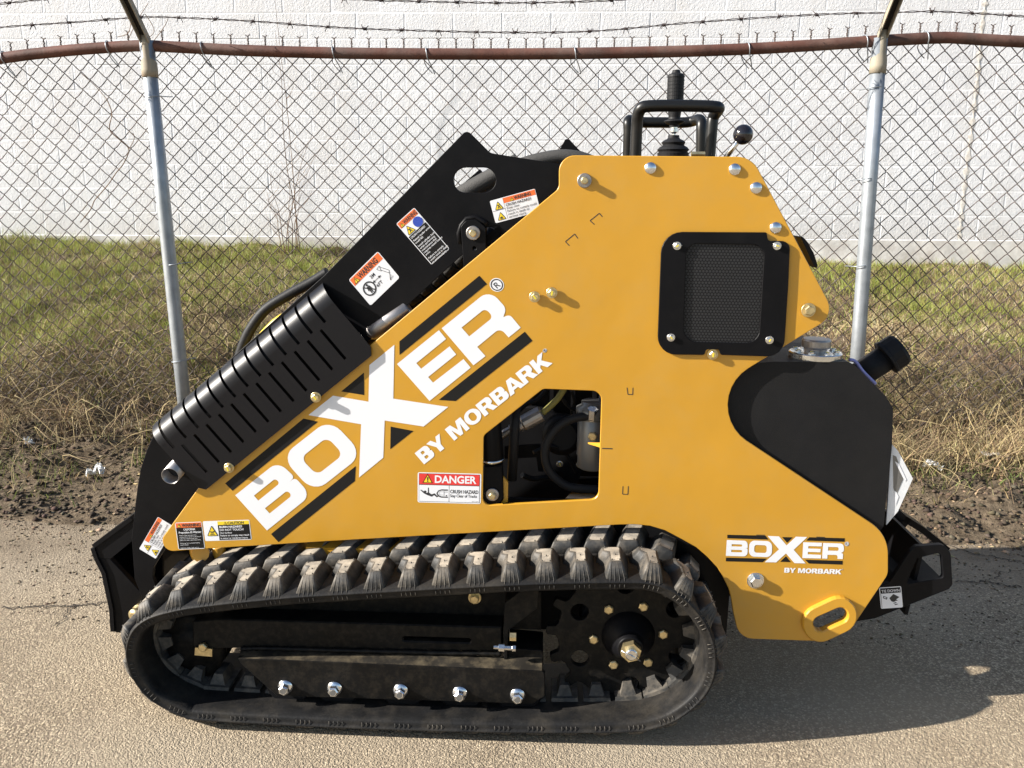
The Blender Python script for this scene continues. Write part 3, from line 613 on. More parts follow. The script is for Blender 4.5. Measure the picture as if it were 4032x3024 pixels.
def hazard(u, v, s, kind):                # pictogram triangle
    e = [('L', 2), ('p', rnd([(u, v, s*.06), (u+s, v, s*.06), (u+s/2, v-s*.95, s*.06)], 3), 'ink'), ('L', 3), ('p', [(u+s*.11, v-s*.06), (u+s*.89, v-s*.06), (u+s/2, v-s*.80)], 'dyel'), ('L', 4)]
    if kind == 0: e += [('r', u+s*.32, v-s*.52, u+s*.68, v-s*.46, 'ink'), ('c', u+s*.47, v-s*.41, s*.05, 'ink'), ('p', [(u+s*.46, v-s*.38), (u+s*.62, v-s*.34), (u+s*.70, v-s*.16), (u+s*.62, v-s*.13), (u+s*.55, v-s*.26), (u+s*.40, v-s*.13), (u+s*.33, v-s*.17), (u+s*.46, v-s*.29)], 'ink'), ('l', u+s*.47, v-s*.47, u+s*.60, v-s*.33, s*.05, 'ink')]
    elif kind == 1: e += [('p', [(u+s*.3, v-s*.18), (u+s*.36, v-s*.36), (u+s*.42, v-s*.28), (u+s*.47, v-s*.44), (u+s*.53, v-s*.28), (u+s*.62, v-s*.42), (u+s*.60, v-s*.22), (u+s*.72, v-s*.2), (u+s*.6, v-s*.12), (u+s*.42, v-s*.12)], 'ink')]
    else: e += [('r', u+s*.30, v-s*.17, u+s*.7, v-s*.12, 'ink'), ('p', [(u+s*.28, v-s*.42), (u+s*.55, v-s*.40), (u+s*.72, v-s*.48), (u+s*.66, v-s*.33), (u+s*.48, v-s*.30), (u+s*.34, v-s*.32)], 'ink')]+[('l', u+s*(.36+.1*i), v-s*.19, u+s*(.40+.1*i), v-s*.28, s*.035, 'ink') for i in range(3)]
    return e
decal('danger_decal', 'D', (183, 140), (2030, 188), (180, 1015), 0, 18.4, 8.75, [('L', 1), ('r', .36, .26, 18.0, 8.45, 'ink'), ('L', 2), ('r', .46, .36, 17.9, 3.42, 'red'), ('r', .46, 3.62, 9.1, 8.35, 'white'), ('r', 9.25, 3.62, 17.9, 8.35, 'white')] + warn(1.35, 3.05, 3.1) +
      [('L', 3), ('t', 4.85, 2.85, 2.05, 'DANGER', 'white', .03, 12.2), ('t', 9.45, 5.8, 1.0, 'CRUSH HAZARD', 'ink', .022, 8.2), ('t', 9.45, 6.95, .85, 'Stay Clear of Tracks', 'ink', .012, 7.8), ('t', 15.8, 8.2, .2, '00000-000000', 'ink', .0, 1.9),
       ('c', 2.2, 5.55, .34, 'ink'), ('p', [(.75, 5.1), (1.0, 5.0), (2.5, 5.9), (3.0, 5.75), (3.0, 4.35), (3.25, 4.35), (3.3, 5.8), (4.1, 6.3), (4.9, 5.95), (6.0, 6.9), (5.6, 7.1), (4.8, 6.5), (4.1, 6.95), (3.0, 6.6), (1.9, 6.1)], 'ink'),
       ('p', [(8.8, 4.75), (6.9, 4.75), (6.0, 5.1), (5.45, 5.9), (5.9, 6.8), (6.8, 7.15), (8.8, 7.15), (8.8, 6.85), (6.9, 6.8), (6.2, 6.5), (5.8, 5.9), (6.2, 5.3), (6.9, 5.1), (8.8, 5.1)], 'ink'), ('l', 6.4, 5.45, 7.7, 5.45, .06, 'ink'), ('l', 6.4, 6.4, 7.7, 6.4, .06, 'ink'), ('l', 6.4, 5.45, 6.4, 6.4, .06, 'ink'), ('l', 7.7, 5.3, 7.7, 6.7, .1, 'ink'), ('l', 7.7, 5.5, 8.8, 5.5, .12, 'ink'), ('r', 8.2, 6.4, 8.6, 6.7, 'ink')], plate, 'white and red DANGER crush hazard decal')
decal('prop_warning_decal', 'F', (1135, 270), (1500, 255), (1185, 635), 0, 10, 10.2, [('L', 1), ('r', .25, .2, 9.75, 1.95, 'orange'), ('r', .25, 1.95, 9.75, 9.95, 'dblack')] + warn(.7, 1.75, 1.5) + [('L', 2), ('t', 2.5, 1.65, 1.15, 'WARNING', 'ink', .03, 6.9), ('t', 2.9, 3.05, .75, 'CALIFORNIA', 'white', .02, 4.4), ('t', 1.0, 4.15, .75, 'Proposition 65 Warning', 'white', .02, 8.4)] +
      [('t', 1.0, 5.05+.62*i+(.5 if i > 3 else 0)+(.5 if i > 5 else 0), .36, s, 'white', .0) for i, s in enumerate(['Engine exhaust and some of its', 'constituents are known to the State of', 'California to cause cancer, birth', 'defects, and other reproductive harm.', 'Always use care to avoid breathing', 'engine exhaust.', 'Failure to comply could result in'])], plate, 'black and orange WARNING decal with fine print')
decal('caution_decal', 'F', (1515, 250), (2150, 228), (1550, 520), 0, 18, 7.7, [('L', 1), ('r', 5.6, .25, 17.7, 1.65, 'dyel'), ('r', 5.6, 1.65, 17.7, 7.45, 'dblack')] + hazard(1.0, 5.8, 4.4, 2) + warn(7.9, 1.5, 1.3) + [('L', 2), ('t', 9.4, 1.42, .95, 'CAUTION', 'ink', .025, 6.3), ('t', 6.1, 2.8, .75, 'BURN HAZARD!', 'white', .03, 8.8), ('t', 6.1, 3.95, .75, 'DO NOT TOUCH!', 'white', .012, 9.3), ('t', 6.1, 5.0, .6, 'Hot Surface', 'white', .008, 4.6), ('t', 6.1, 6.05, .65, 'Failure to comply may result', 'white', .008, 11.2), ('t', 6.1, 7.1, .65, 'in minor or moderate injury.', 'white', .008, 10.6)], plate, 'black and yellow CAUTION burn hazard decal')

# ---- exhaust heat guard: sheet bent over the plate's upper edge, two rows of slots
gA = U(799, 1938, -.005); gB = U(1479, 1387, -.005); ga = (gB-gA); GLN = ga.length; ga.normalize(); gp = Vector((-ga.z, 0, ga.x))
FL, GR = .140, .050
def gsurf(u, s, off=0):
    if s <= FL: p = gA+gp*s+Vector((0, -off, 0))
    elif s <= FL+math.pi*GR:
        a = (s-FL)/GR; rr = GR+off; p = gA+gp*(FL+rr*math.sin(a))+Vector((0, GR-rr*math.cos(a), 0))
    else: p = gA+gp*(FL-(s-FL-math.pi*GR))+Vector((0, 2*GR+off, 0))
    return p+ga*u
SM = FL+math.pi*GR+.05
us = [0]; slots = []
for i in range(13):
    u0 = .0225+i*(GLN-.052)/12.35; slots.append((u0-.0034, u0+.0034, .119, FL+math.pi*GR*.5))
    if i < 12: slots.append((u0+.0165, u0+.0233, .030, .113))
U_ = sorted(set([0, GLN]+[x for s in slots for x in s[:2]]))
S_ = sorted(set([0, .015, .030, .060, .09, .113, .119, FL]+[FL+math.pi*GR*k/18 for k in range(1, 19)]+[FL+math.pi*GR*.5, SM]))
b = MB(); idx = {}
def gv(i, j, side, w=None):
    k = (i, j, side, w)
    if k not in idx:
        u, s = U_[i], S_[j]
        if s < .012: u = min(max(u, .012), GLN-.012) if (i in (0, len(U_)-1)) else u
        idx[k] = len(b.v); b.v.append(tuple(gsurf(u, s, .003 if side == 0 else 0)))
    return idx[k]
hole = lambda i, j: any(s[0]-1e-6 <= (U_[i]+U_[i+1])/2 <= s[1]+1e-6 and s[2] <= (S_[j]+S_[j+1])/2 <= s[3] for s in slots)
nu, nsx = len(U_)-1, len(S_)-1
solid = {(i, j) for i in range(nu) for j in range(nsx) if not hole(i, j)}
for (i, j) in solid:
    sm = S_[j] > FL-.001
    for side in (0, 1): b.f.append([gv(i, j, side), gv(i+1, j, side), gv(i+1, j+1, side), gv(i, j+1, side)][::1 if side == 0 else -1]); b.m.append(0); b.s.append(sm)
    for (di, dj, c0, c1) in ((-1, 0, (i, j), (i, j+1)), (1, 0, (i+1, j), (i+1, j+1)), (0, -1, (i, j), (i+1, j)), (0, 1, (i, j+1), (i+1, j+1))):
        if (i+di, j+dj) not in solid: w_ = (di, dj, i, j); b.f.append([gv(*c0, 0, w_), gv(*c1, 0, w_), gv(*c1, 1, w_), gv(*c0, 1, w_)]); b.m.append(0); b.s.append(False)
guard = b.build('exhaust_guard', M['guard'], mach, recalc=False)
for p in ((1244, 1564), (902, 1842)): bolt('hex', *p, -.008, guard)
# muffler and exhaust pipe inside it
mc = gA+gp*(FL-.002)+Vector((0, GR, 0))
MB().lathe([(.02, .03), (.043, .035), (.043, GLN-.06), (.02, GLN-.055)], mc, ga, 24).build('muffler', M['engine'], mach)
e0 = U(*q('G', (203, 1503)), -.022); e1 = U(*q('G', (272, 1425)), .03); b = MB(); dr = (e1-e0).normalized()
b.lathe([(.0190, .10), (.0190, .0005), (.0203, .0), (.0203, .13)], e0, dr, 24, 0, True, False); b.build('exhaust_pipe', M['pinst'], mach, recalc=False)
MB().lathe([(.0189, .034), (.0189, .035)], e0, dr, 24).build('pipe_shade_disc', M['ink'], mach)  # black disc set in the bore to stand for the shade inside the pipe

# ---- loader arms
ARM = [(602, 1719), (577, 1774), (553, 1847), (541, 1919), (532, 1990), (518, 2120), (530, 2280), (575, 2395, 20), (640, 2380, 20), (601, 2272, 20), (603, 2235, 20), (655, 2150), (760, 1960), (1450, 1345), (1823, 1001), (2120, 860), (2290, 700), (2290, 655), (2200, 645), (1965, 608), (1930, 602, 40), (1838, 510, 22), (1276, 1085), (900, 1420)]
AY = .030
slotp = obround(q(2, (807, 1167)), q(2, (920, 1167)), 82*.60759)
arm = MB().ext(PX(None, ARM, AY, 8), AY, AY+.012, [PX(None, slotp, AY), PX('S', [(1500, 455), (1650, 430), (1690, 560), (1500, 640)], AY)], .001).build('loader_arm', M['black'], mach)
FAY = .46
dz = lambda p: p
farm = [(p[0]*.83+335, p[1]*.83+130, *(p[2:])) for p in ARM if p[1] < 1500]
FA = [(1000, 1500), (1400, 1092), (1797, 746), (1888, 667), (1950, 630), (2190, 645), (2202, 592), (2226, 548, 10), (2240, 547, 10), (2280, 592), (2420, 640), (2420, 720), (2000, 1000), (1500, 1400)]
fa = MB().ext(PX(None, FA, FAY, 6), FAY, FAY+.012).build('loader_arm', M['black'], mach)
decal('hook_decal', 2, (890, 1085), (1010, 1075), (940, 1142), FAY, 4, 3, [('L', 1), ('l', 1.4, 1.2, 2.2, 1.8, .3, 'ink'), ('l', 2.2, 1.8, 2.6, 1.1, .3, 'ink'), ('l', 1.4, 1.2, 1.5, .7, .25, 'ink')], fa)
decal('warning_decal', 'S', (465, 412), (672, 225), (870, 880), AY, 10, 22, [('L', 1), ('r', .3, .3, 9.7, 2.9, 'orange'), ('r', .3, 7.4, 9.7, 21.7, 'dblack')] + warn(.6, 2.7, 2.0) + [('L', 2), ('t', 2.6, 2.5, 1.7, 'WARNING', 'ink', .03, 6.9)] + hazard(.7, 7.0, 4.0, 0) + [('c', 7.4, 5.2, 2.1, 'blue'), ('L', 3), ('l', 6.4, 6.5, 8.2, 3.9, .5, 'white'), ('l', 7.1, 6.3, 8.6, 4.6, .3, 'white'), ('l', 6.2, 4.6, 6.9, 4.0, .2, 'white'), ('L', 2), ('t', .8, 8.8, .85, 'CRUSH HAZARD!', 'white', .012, 7.6)] +
      [('t', .8, 10.3+1.15*i+(.6 if i > 1 else 0)+(.7 if i > 6 else 0), .8, s, 'white', .008) for i, s in enumerate(['Raised loader arms', 'could fall.', 'Install cylinder lock', 'when performing', 'maintenance that', 'requires raised loader', 'arms.', 'Failure to comply', 'could result in death', 'or serious injury.'])], arm, 'tall black WARNING decal about raised loader arms')
decal('warning_decal', 'S', (-79, 1054), (255, 725), (172, 1350), AY, 12, 9.6, [('L', 1), ('r', .25, .25, 11.75, 2.5, 'orange')] + warn(.7, 2.3, 2.0) + [('L', 2), ('t', 2.9, 2.15, 1.6, 'WARNING', 'ink', .03, 7.3), ('o', 3.1, 5.9, 2.05, 1.65, 'ink'), ('c', 3.1, 4.7, .32, 'ink'), ('p', [(2.6, 5.1), (3.6, 5.1), (3.85, 6.3), (3.6, 6.35), (3.45, 5.6), (3.5, 7.3), (3.2, 7.3), (3.1, 6.3), (3.0, 7.3), (2.7, 7.3), (2.75, 5.6), (2.6, 6.35), (2.35, 6.3)], 'ink'), ('l', 1.9, 4.6, 4.3, 7.2, .3, 'ink'), ('t', 5.3, 4.3, .95, '2M', 'ink', .015), ('t', 5.2, 7.3, .95, '6FT', 'ink', .015), ('l', 5.6, 5.4, 7.4, 5.4, .15, 'ink'), ('p', [(4.8, 5.4), (5.7, 5.0), (5.7, 5.8)], 'ink'), ('p', [(8.2, 5.4), (7.3, 5.0), (7.3, 5.8)], 'ink')] +
      [('l', *a, .12, 'ink') for a in ((8.3, 3.4, 9.6, 3.2), (8.3, 3.4, 9.0, 4.6), (9.0, 4.6, 9.6, 3.2), (9.5, 3.6, 11.0, 6.0), (9.1, 4.3, 10.5, 6.6), (10.5, 6.6, 11.0, 6.0), (11.0, 6.0, 9.4, 8.3), (9.4, 8.3, 10.9, 7.9), (9.4, 8.3, 10.6, 7.2))], arm, 'white and orange WARNING decal with 2M 6FT distance')
CRUSH = [('L', 1), ('r', 5.4, .25, 18.8, 2.4, 'orange'), ('r', 5.3, .25, 5.4, 9, 'ink'), ('r', .2, 4.5, 5.3, 4.62, 'ink')] + hazard(1.2, 4.3, 3.6, 0) + hazard(1.2, 8.7, 3.6, 1) + warn(8.0, 2.25, 1.7) + [('L', 2), ('t', 9.9, 2.05, 1.4, 'WARNING', 'ink', .03, 7.0), ('t', 5.9, 3.9, 1.1, 'CRUSH HAZARD!', 'ink', .02, 10.6), ('t', 5.9, 5.1, .95, 'Keep clear.', 'ink', .006, 5.6), ('t', 5.9, 6.35, .95, 'Failure to comply could', 'ink', .006, 12.2), ('t', 5.9, 7.6, .95, 'result in death or', 'ink', .006, 9.0), ('t', 5.9, 8.8, .95, 'serious injury.', 'ink', .006, 7.4)]
decal('warning_decal', 'S', (1537, 150), (2055, 8), (1605, 405), AY, 19, 9.4, CRUSH, arm, 'white and orange WARNING crush hazard decal high on the arm')
decal('warning_decal', 'F', (650, 625), (905, 190), (875, 760), AY, 19, 9.4, CRUSH, arm, 'white and orange WARNING crush hazard decal low on the arm')
# pivot lug with pin
lug = MB().ext(PX('S', [(1205, 440, 60), (1270, 370, 60), (1385, 360, 60), (1490, 450, 60), (1500, 980), (1245, 980)], .016), .016, .028, [PX('S', ring(1362, 692, 22), .016)], .001).build('pivot_lug', M['black'], mach)
bolt('pin', *q('S', (1348, 515)), .016, lug)
MB().tube([U(*q('S', p), .024) for p in ((1200, 640), (1185, 520), (1215, 430), (1275, 355), (1370, 335), (1470, 385), (1500, 430))], .006, 8).build('weld_bead', M['black'], lug)
# hydraulic cylinder seen behind the pin, chrome tube by the plate edge
MB().lathe([(.022, 0), (.022, .35), (.014, .36), (.014, .5)], U(*q('S', (1600, 480)), .10), (U(1500, 1700, .10)-U(*q('S', (1600, 480)), .10)), 18).build('lift_cylinder', M['engine'], mach)
MB().lathe([(.012, .0), (.019, .01), (.019, .11), (.012, .115)], U(*q('S', (120, 1700)), .022)+Vector((0, .02, 0)), U(*q('S', (640, 1345)), .03)-U(*q('S', (180, 1655)), .03), 18).build('exhaust_elbow', M['pinst'], mach)
# hoses along the arm
b = MB(); b.tube(bez([U(*q(2, p), .26) for p in ((1080, 1110), (1200, 1060), (1320, 1030), (1430, 1016), (1540, 1028), (1650, 1068), (1750, 1140))], 6), .0172, 12); b.build('hose_sleeve', M['sleeve'], mach)
b = MB(); b.tube(bez([U(*q(2, p), .30) for p in ((700, 1310), (860, 1215), (1010, 1130), (1150, 1050))], 6), .022, 12); b.build('hose_sleeve', M['sleeve'], mach)
MB().tube(bez([U(*q('G', p), .16) for p in ((1350, 20), (1230, 95), (1080, 175), (900, 290), (790, 430), (730, 560), (700, 680), (720, 800))], 6), .0125, 12).build('hydraulic_hose', M['hose'], mach)
MB().tube(bez([U(*q('G', p), .14) for p in ((1098, 300), (968, 380), (858, 492), (738, 632))], 6), .008, 10).build('hydraulic_hose', M['dyel'], mach)
b = MB(); b.lathe([(.008, 0), (.0095, .004), (.0095, .045), (.0075, .05), (.0075, .07), (.0105, .072), (.0105, .09), (.007, .092), (.007, .12)], U(*q('G', (858, 502)), .13), U(*q('G', (618, 738)), .13)-U(*q('G', (858, 502)), .13), 6, smooth=False); b.build('hose_fitting', M['pinst'], mach)
for i in range(6):
    c_ = q('S', (1200-i*135, 820+i*108)); MB().tube([U(c_[0]-18, c_[1]+12, .10), U(c_[0]+22, c_[1]-16, .10)], .016, 10).build('hose_clamp', M['sleeve'], mach)
MB().tube([U(1850, 1000, .12), U(1440, 1350, .12)], .012, 10).build('hydraulic_hose', M['hose'], mach)
# ---- front coupler
CP = [(383, 2197), (432, 2200), (590, 2370), (603, 2398, 10), (540, 2470), (530, 2497, 12), (449, 2490, 12), (445, 2402), (415, 2258)]
cplr = MB().ext(PX(None, CP, .035), .035, .05, ch=.001).build('tool_coupler', M['black'], mach)
MB().ext([(x, z) for x, z in PX(None, CP, .035)], .49, .505).build('gusset', M['black'], cplr)
def span(pts, y0, y1, th, name, parent, m_):                # bent sheet running across the machine
    P = [U(*p, y0) for p in pts]; b = MB()
    for i in range(len(P)-1):
        d = (P[i+1]-P[i]).normalized(); n_ = Vector((-d.z, 0, d.x))*th
        v = [P[i], P[i+1], P[i+1]+n_, P[i]+n_]; b.add([tuple(p) for p in v]+[(p.x, y1, p.z) for p in v], [[0, 1, 2, 3], [7, 6, 5, 4], [0, 4, 5, 1], [1, 5, 6, 2], [2, 6, 7, 3], [3, 7, 4, 0]])
    return b.build(name, m_, parent)
span([(450, 2488), (445, 2402), (415, 2258), (384, 2197), (371, 2158), (521, 2049)], .03, .51, .010, 'coupler_plate', cplr, M['black'])
MB().ext(PX(None, [(371, 2158), (521, 2049), (545, 2110), (435, 2200), (383, 2197)], .034), .034, .046).build('gusset', M['black'], cplr)
MB().ext(PX(None, [(386, 2178), (520, 2058), (640, 2090), (640, 2380), (600, 2400), (450, 2430)], .14), .14, .15).build('coupler_dark_filler', M['black'], cplr)  # black sheet added so the see-through gap in the coupler reads dark
MB().tube([U(575, 2390, .04), U(575, 2390, .04)+Vector((0, .46, 0))], .016, 14).build('coupler_pin', M['engine'], cplr)
b = MB().lathe([(.011, 0), (.019, .004), (.019, .012), (.014, .016), (.021, .02), (.021, .03), (.012, .034), (.012, .045)], U(*q('F', (575, 1560)), -.0), (.25, 1, .1), 18); b.build('latch_knob', M['zinc'], cplr)
# ---- grille
M['screen'] = mat('screen_metal', (.012, .012, .013), .35, spec=.15)
GY = -.006
GP = [(2606, 913, 85), (3019, 915, 6), (3024, 949, 14), (3112, 949, 32), (3104, 1130), (3086, 1406, 70), (2838, 1398, 10), (2832, 1376, 12), (2780, 1376, 12), (2774, 1398, 10), (2588, 1396, 70)]
GO = [(2703, 958, 45), (3011, 963, 45), (2988, 1352, 55), (2690, 1346, 55)]
grille = MB().ext(PX(None, GP, GY), GY, -.0006, [PX(None, GO, GY)], .001).build('grille_frame', M['black'], mach)
go = PX(None, GO, GY); xs_ = [p[0] for p in go]; zs_ = [p[1] for p in go]
b = MB(); pit = .0070; ro, ri = pit/math.sqrt(3), pit*.43; x0_, x1_, z0_, z1_ = min(xs_), max(xs_), min(zs_), max(zs_); row = 0; z = z0_
while z < z1_:
    x = x0_+(pit/2 if row % 2 else 0)
    while x < x1_:
        o_ = len(b.v)
        for k in range(6): a = math.pi/6+k*math.pi/3; b.v.append((x+ro*math.cos(a), -.004, z+ro*math.sin(a)))
        for k in range(6): a = math.pi/6+k*math.pi/3; b.v.append((x+ri*math.cos(a), -.004, z+ri*math.sin(a)))
        for k in range(6): b.f.append([o_+k, o_+(k+1) % 6, o_+6+(k+1) % 6, o_+6+k]); b.m.append(0); b.s.append(False)
        x += pit
    z += pit*math.sqrt(3)/2; row += 1
tag(b.build('perforated_screen', M['screen'], grille, recalc=False), kind='stuff')
MB().box((x0_, -.0012, z0_), (x1_, -.0004, z1_)).build('radiator_core', M['ink'], grille)
for p in ((2666, 968), (3060, 968), (2642, 1329), (3030, 1339)): bolt('hexs', *p, GY, grille)
bolt('hex', 2806, 1395, -.001, grille)
# ---- tank
TY = .014
TP = [(2790, 1640, 150), (2830, 1440, 150), (3052, 1424), (3340, 1424, 30), (3372, 1442, 30), (3498, 1574, 30), (3517, 1612, 30), (3512, 1760), (3484, 2020), (3480, 2090, 60), (3400, 2110, 60)]
tank = MB().ext(PX(None, TP, TY, 8), TY, .53).build('fuel_tank', M['plastic'], mach, bevel=.012)
ttop = U(3200, 1424, TY).z
fc = UZ(*q(6, (858, 655)), ttop)
b = MB().lathe([(.057, 0), (.057, .011), (.055, .013)], fc, (0, 0, 1), 40, 0, False); b.build('tank_flange', M['steel'], tank)
b = MB().lathe([(.024, .013), (.024, .020), (.030, .022), (.031, .025), (.031, .038), (.029, .042), (.001, .043)], fc, (0, 0, 1), 32, 0, False); b.build('flange_cap', M['pinst'], tank)
for k in range(8):
    a = k*math.pi/4+.3; obj('bolt', BOLT['hexs'], tank, M=Matrix.Translation(fc+Vector((.044*math.cos(a), .044*math.sin(a), .013))) @ Matrix.Rotation(-math.pi/2, 4, 'X'))
n0 = U(*q(6, (1185, 745)), .20); n1 = U(*q(6, (1340, 645)), .20); ax = (n1-n0).normalized()
MB().lathe([(.031, -.03), (.031, .062)], n0, ax, 28).build('filler_neck', M['plastic'], tank)
b = MB()
for k in range(24): pass
b.lathe([(.034, .052), (.043, .054), (.043, .060), (.041, .062), (.041, .088), (.036, .096), (.001, .098)], n0, ax, 16, 0, False); b.build('filler_cap', M['plastic'], tank)
MB().tube(bez([U(*q(6, p), .10) for p in ((1080, 672), (1120, 685), (1170, 750), (1250, 830))], 6), .004, 6).build('cable_tie', mat('violet_tie', (.30, .30, .62), .4), tank)
# booklet in a clear bag leaning on the tank's rear
bk = MB(); Q1 = [U(*q(6, p), .02) for p in ((1352, 1215), (1395, 1262), (1492, 1442), (1395, 1655))]; Q1.append(U(*q(9, (1320, 85)), .02)); Q1.append(U(*q(6, (1330, 1600)), .02))
bk.ext([(v.x, v.z) for v in Q1], .02, .026)
bko = bk.build('booklet', M['paper'], None); bko.matrix_world = mach.matrix_world.copy(); tag(bko, 'white paper booklet in a clear bag hanging behind the black tank', 'booklet')
MB().flat([(v.x, v.z) for v in (U(*q(6, p), .0195) for p in ((1362, 1290), (1385, 1300), (1432, 1440), (1380, 1560), (1365, 1500)))], .0195).build('printed_panel', M['silver'], bko)
for pp in (((1375, 1330), (1400, 1345), (1450, 1450), (1440, 1462)), ((1372, 1520), (1385, 1530), (1400, 1560), (1378, 1620))): MB().flat([(v.x, v.z) for v in (U(*q(6, p), .0192) for p in pp)], .0192).build('printed_panel', M['white'], bko)
# ---- rear bracket with tie-down decal
RY = .03
RB = [(1100, 560), (1340, 455), (1478, 250, 20), (1515, 222, 25), (1690, 210, 55), (1738, 265, 55), (1750, 470, 20), (1728, 500, 20), (1250, 690, 60), (1100, 715)]
RH = [(1520, 300, 12), (1678, 262, 30), (1692, 428, 25), (1450, 466, 8)]
rear = MB().ext(PX(9, RB, RY), RY, RY+.012, [PX(9, RH, RY)], .001).build('rear_bracket', M['black'], mach)
MB().ext(PX(9, RB, RY), .49, .502).build('bracket_plate', M['black'], rear)
rb0, rb1, rb2 = U(*q(9, (1180, 700)), RY), U(*q(9, (1450, 466)), RY), U(*q(9, (1700, 440)), RY)
def slab(pts, y0, y1, th, name, m_, parent):
    b = MB(); P = [Vector((p.x, 0, p.z)) for p in pts]
    for i in range(len(P)-1):
        d = (P[i+1]-P[i]).normalized(); n_ = Vector((-d.z, 0, d.x))*th; v = [P[i], P[i+1], P[i+1]-n_, P[i]-n_]
        b.add([(p.x, y0, p.z) for p in v]+[(p.x, y1, p.z) for p in v], [[0, 1, 2, 3], [7, 6, 5, 4], [0, 4, 5, 1], [1, 5, 6, 2], [2, 6, 7, 3], [3, 7, 4, 0]])
    return b.build(name, m_, parent)
slab([U(*q(9, (1220, 640)), RY), U(*q(9, (1440, 480)), RY), U(*q(9, (1690, 440)), RY)], RY+.012, .49, .008, 'step_plate', M['black'], rear)
slab([U(*q(9, (1330, 120)), .3), U(*q(9, (1420, 0)), .3), U(*q(9, (1540, 75)), .3), U(*q(9, (1700, 205)), .3)], .27, .33, .016, 'brace_bar', M['black'], rear)
slab([U(*q(9, (1400, 60)), .2), U(*q(9, (1360, 240)), .2), U(*q(9, (1300, 480)), .2)], .05, .45, .008, 'rear_panel', M['black'], rear)
decal('tie_down_decal', 9, (1272, 490), (1415, 480), (1285, 627), RY, 10, 10, [('L', 1), ('r', .4, .4, 9.6, 2.9, 'dblack'), ('r', .4, .4, .6, 9.6, 'ink'), ('L', 2), ('t', .9, 2.4, 1.25, 'TIE DOWN', 'white', .01, 8.2), ('p', [(6.2, 3.4), (8.8, 5.0), (7.2, 6.0), (8.0, 6.6), (5.0, 6.8), (4.2, 5.2)], 'ink'), ('p', [(1.6, 4.0), (3.4, 4.8), (3.0, 5.8), (1.3, 5.0)], 'ink', [[(1.9, 4.4), (2.9, 4.85), (2.7, 5.3), (1.7, 4.85)]])]+[('l', 5.0+.45*i, 6.2+.75*i, 6.3+.45*i, 6.0+.75*i, .4, 'ink') for i in range(4)], rear, 'white and black TIE DOWN decal')
# ---- rubber track
TY0, TY1 = -.17, .08
TPX = [(2498, 2283), (2570, 2290), (2642, 2314), (2722, 2370), (2790, 2457), (2824, 2556), (2820, 2663), (2776, 2752), (2690, 2828), (2588, 2872), (2438, 2890), (1952, 2890), (1344, 2872), (790, 2842), (715, 2826), (632, 2788), (565, 2738), (518, 2675), (494, 2610), (491, 2545), (515, 2480), (570, 2432), (660, 2402), (790, 2379), (1094, 2347), (1344, 2330), (1952, 2296), (2255, 2285)]
tp = bez([U(a, c, TY0) for a, c in TPX], 16, True)
dl = [(tp[(i+1) % len(tp)]-tp[i]).length for i in range(len(tp))]; cum = np.concatenate([[0], np.cumsum(dl)]); TL = cum[-1]; NP = round(TL/.0735); PIT = TL/NP
def TP_(s):
    s %= TL; i = min(len(tp)-1, int(np.searchsorted(cum, s, side='right'))-1); return tp[i].lerp(tp[(i+1) % len(tp)], (s-cum[i])/dl[i])
def TF(s):                               # frame on the tread base line
    p = TP_(s); t = (TP_(s+.012)-TP_(s-.012)).normalized(); n_ = Vector((-t.z, 0, t.x)); return p, t, n_
sec = [(TY0+.004, .0), (TY0-.001, -.004), (TY0-.0035, -.006), (TY0-.001, -.008), (TY0+.002, -.013), (TY0+.001, -.020), (TY0+.006, -.025), (TY0+.02, -.026), (TY1-.006, -.026), (TY1, -.02), (TY1, -.004), (TY1-.004, 0), (-.05, .001)]
NS = 260; b = MB()
for i in range(NS):
    p, t, n_ = TF(TL*i/NS)
    for y, h in sec: b.v.append((p.x+n_.x*h, y, p.z+n_.z*h))
k = len(sec)
for i in range(NS):
    for j in range(k): b.f.append([i*k+j, i*k+(j+1) % k, ((i+1) % NS)*k+(j+1) % k, ((i+1) % NS)*k+j]); b.m.append(0); b.s.append(True)
track = b.build('rubber_track', M['rubber'], mach)
h = .027
t1 = [(-.013, -.137), (.013, -.137), (.013, -.086), (.016, -.062), (-.026, -.062), (-.026, -.083), (-.013, -.089)]
b1 = [(-.024, -.168), (.023, -.168), (.030, -.10), (.031, -.048), (-.041, -.048), (-.041, -.088), (-.027, -.10)]
t2 = [(-.020, -.028), (.020, -.028), (.046, .070), (.006, .070)]; b2 = [(-.034, -.040), (.031, -.040), (.060, .079), (-.010, .079)]
def soften(mb, off):                      # rounded moulded edges
    me = mb.mesh('tmp', [M['lug'], M['pad']]); bm = bmesh.new(); bm.from_mesh(me); bmesh.ops.remove_doubles(bm, verts=bm.verts, dist=1e-5)
    bmesh.ops.bevel(bm, geom=[e for e in bm.edges if min(v.co.z for v in e.verts) > .001 or abs(e.verts[0].co.z-e.verts[1].co.z) > .01], offset=off, segments=2, profile=.6, affect='EDGES', material=0)
    o_ = MB(); bm.verts.index_update(); o_.v = [tuple(v.co) for v in bm.verts]
    for f in bm.faces: o_.f.append([v.index for v in f.verts]); o_.m.append(f.material_index); o_.s.append(f.material_index == 0)
    bm.free(); bpy.data.meshes.remove(me); return o_
lg1 = MB().loft([(s, y, -.002) for s, y in b1], [(s, y, h) for s, y in t1], 0, 1); lg1 = soften(lg1, .0035)
for i in range(4):
    s0, s1 = -.009+.006*i, -.015+.010*i
    lg1.tube([(s0, -.1365, h-.0005), (s1, -.167, .001), (s1, TY0-.001, -.004)], .0007, 4); lg1.tube([(s1, TY0-.0012, -.0095), (s1, TY0+.0008, -.019)], .0007, 4)
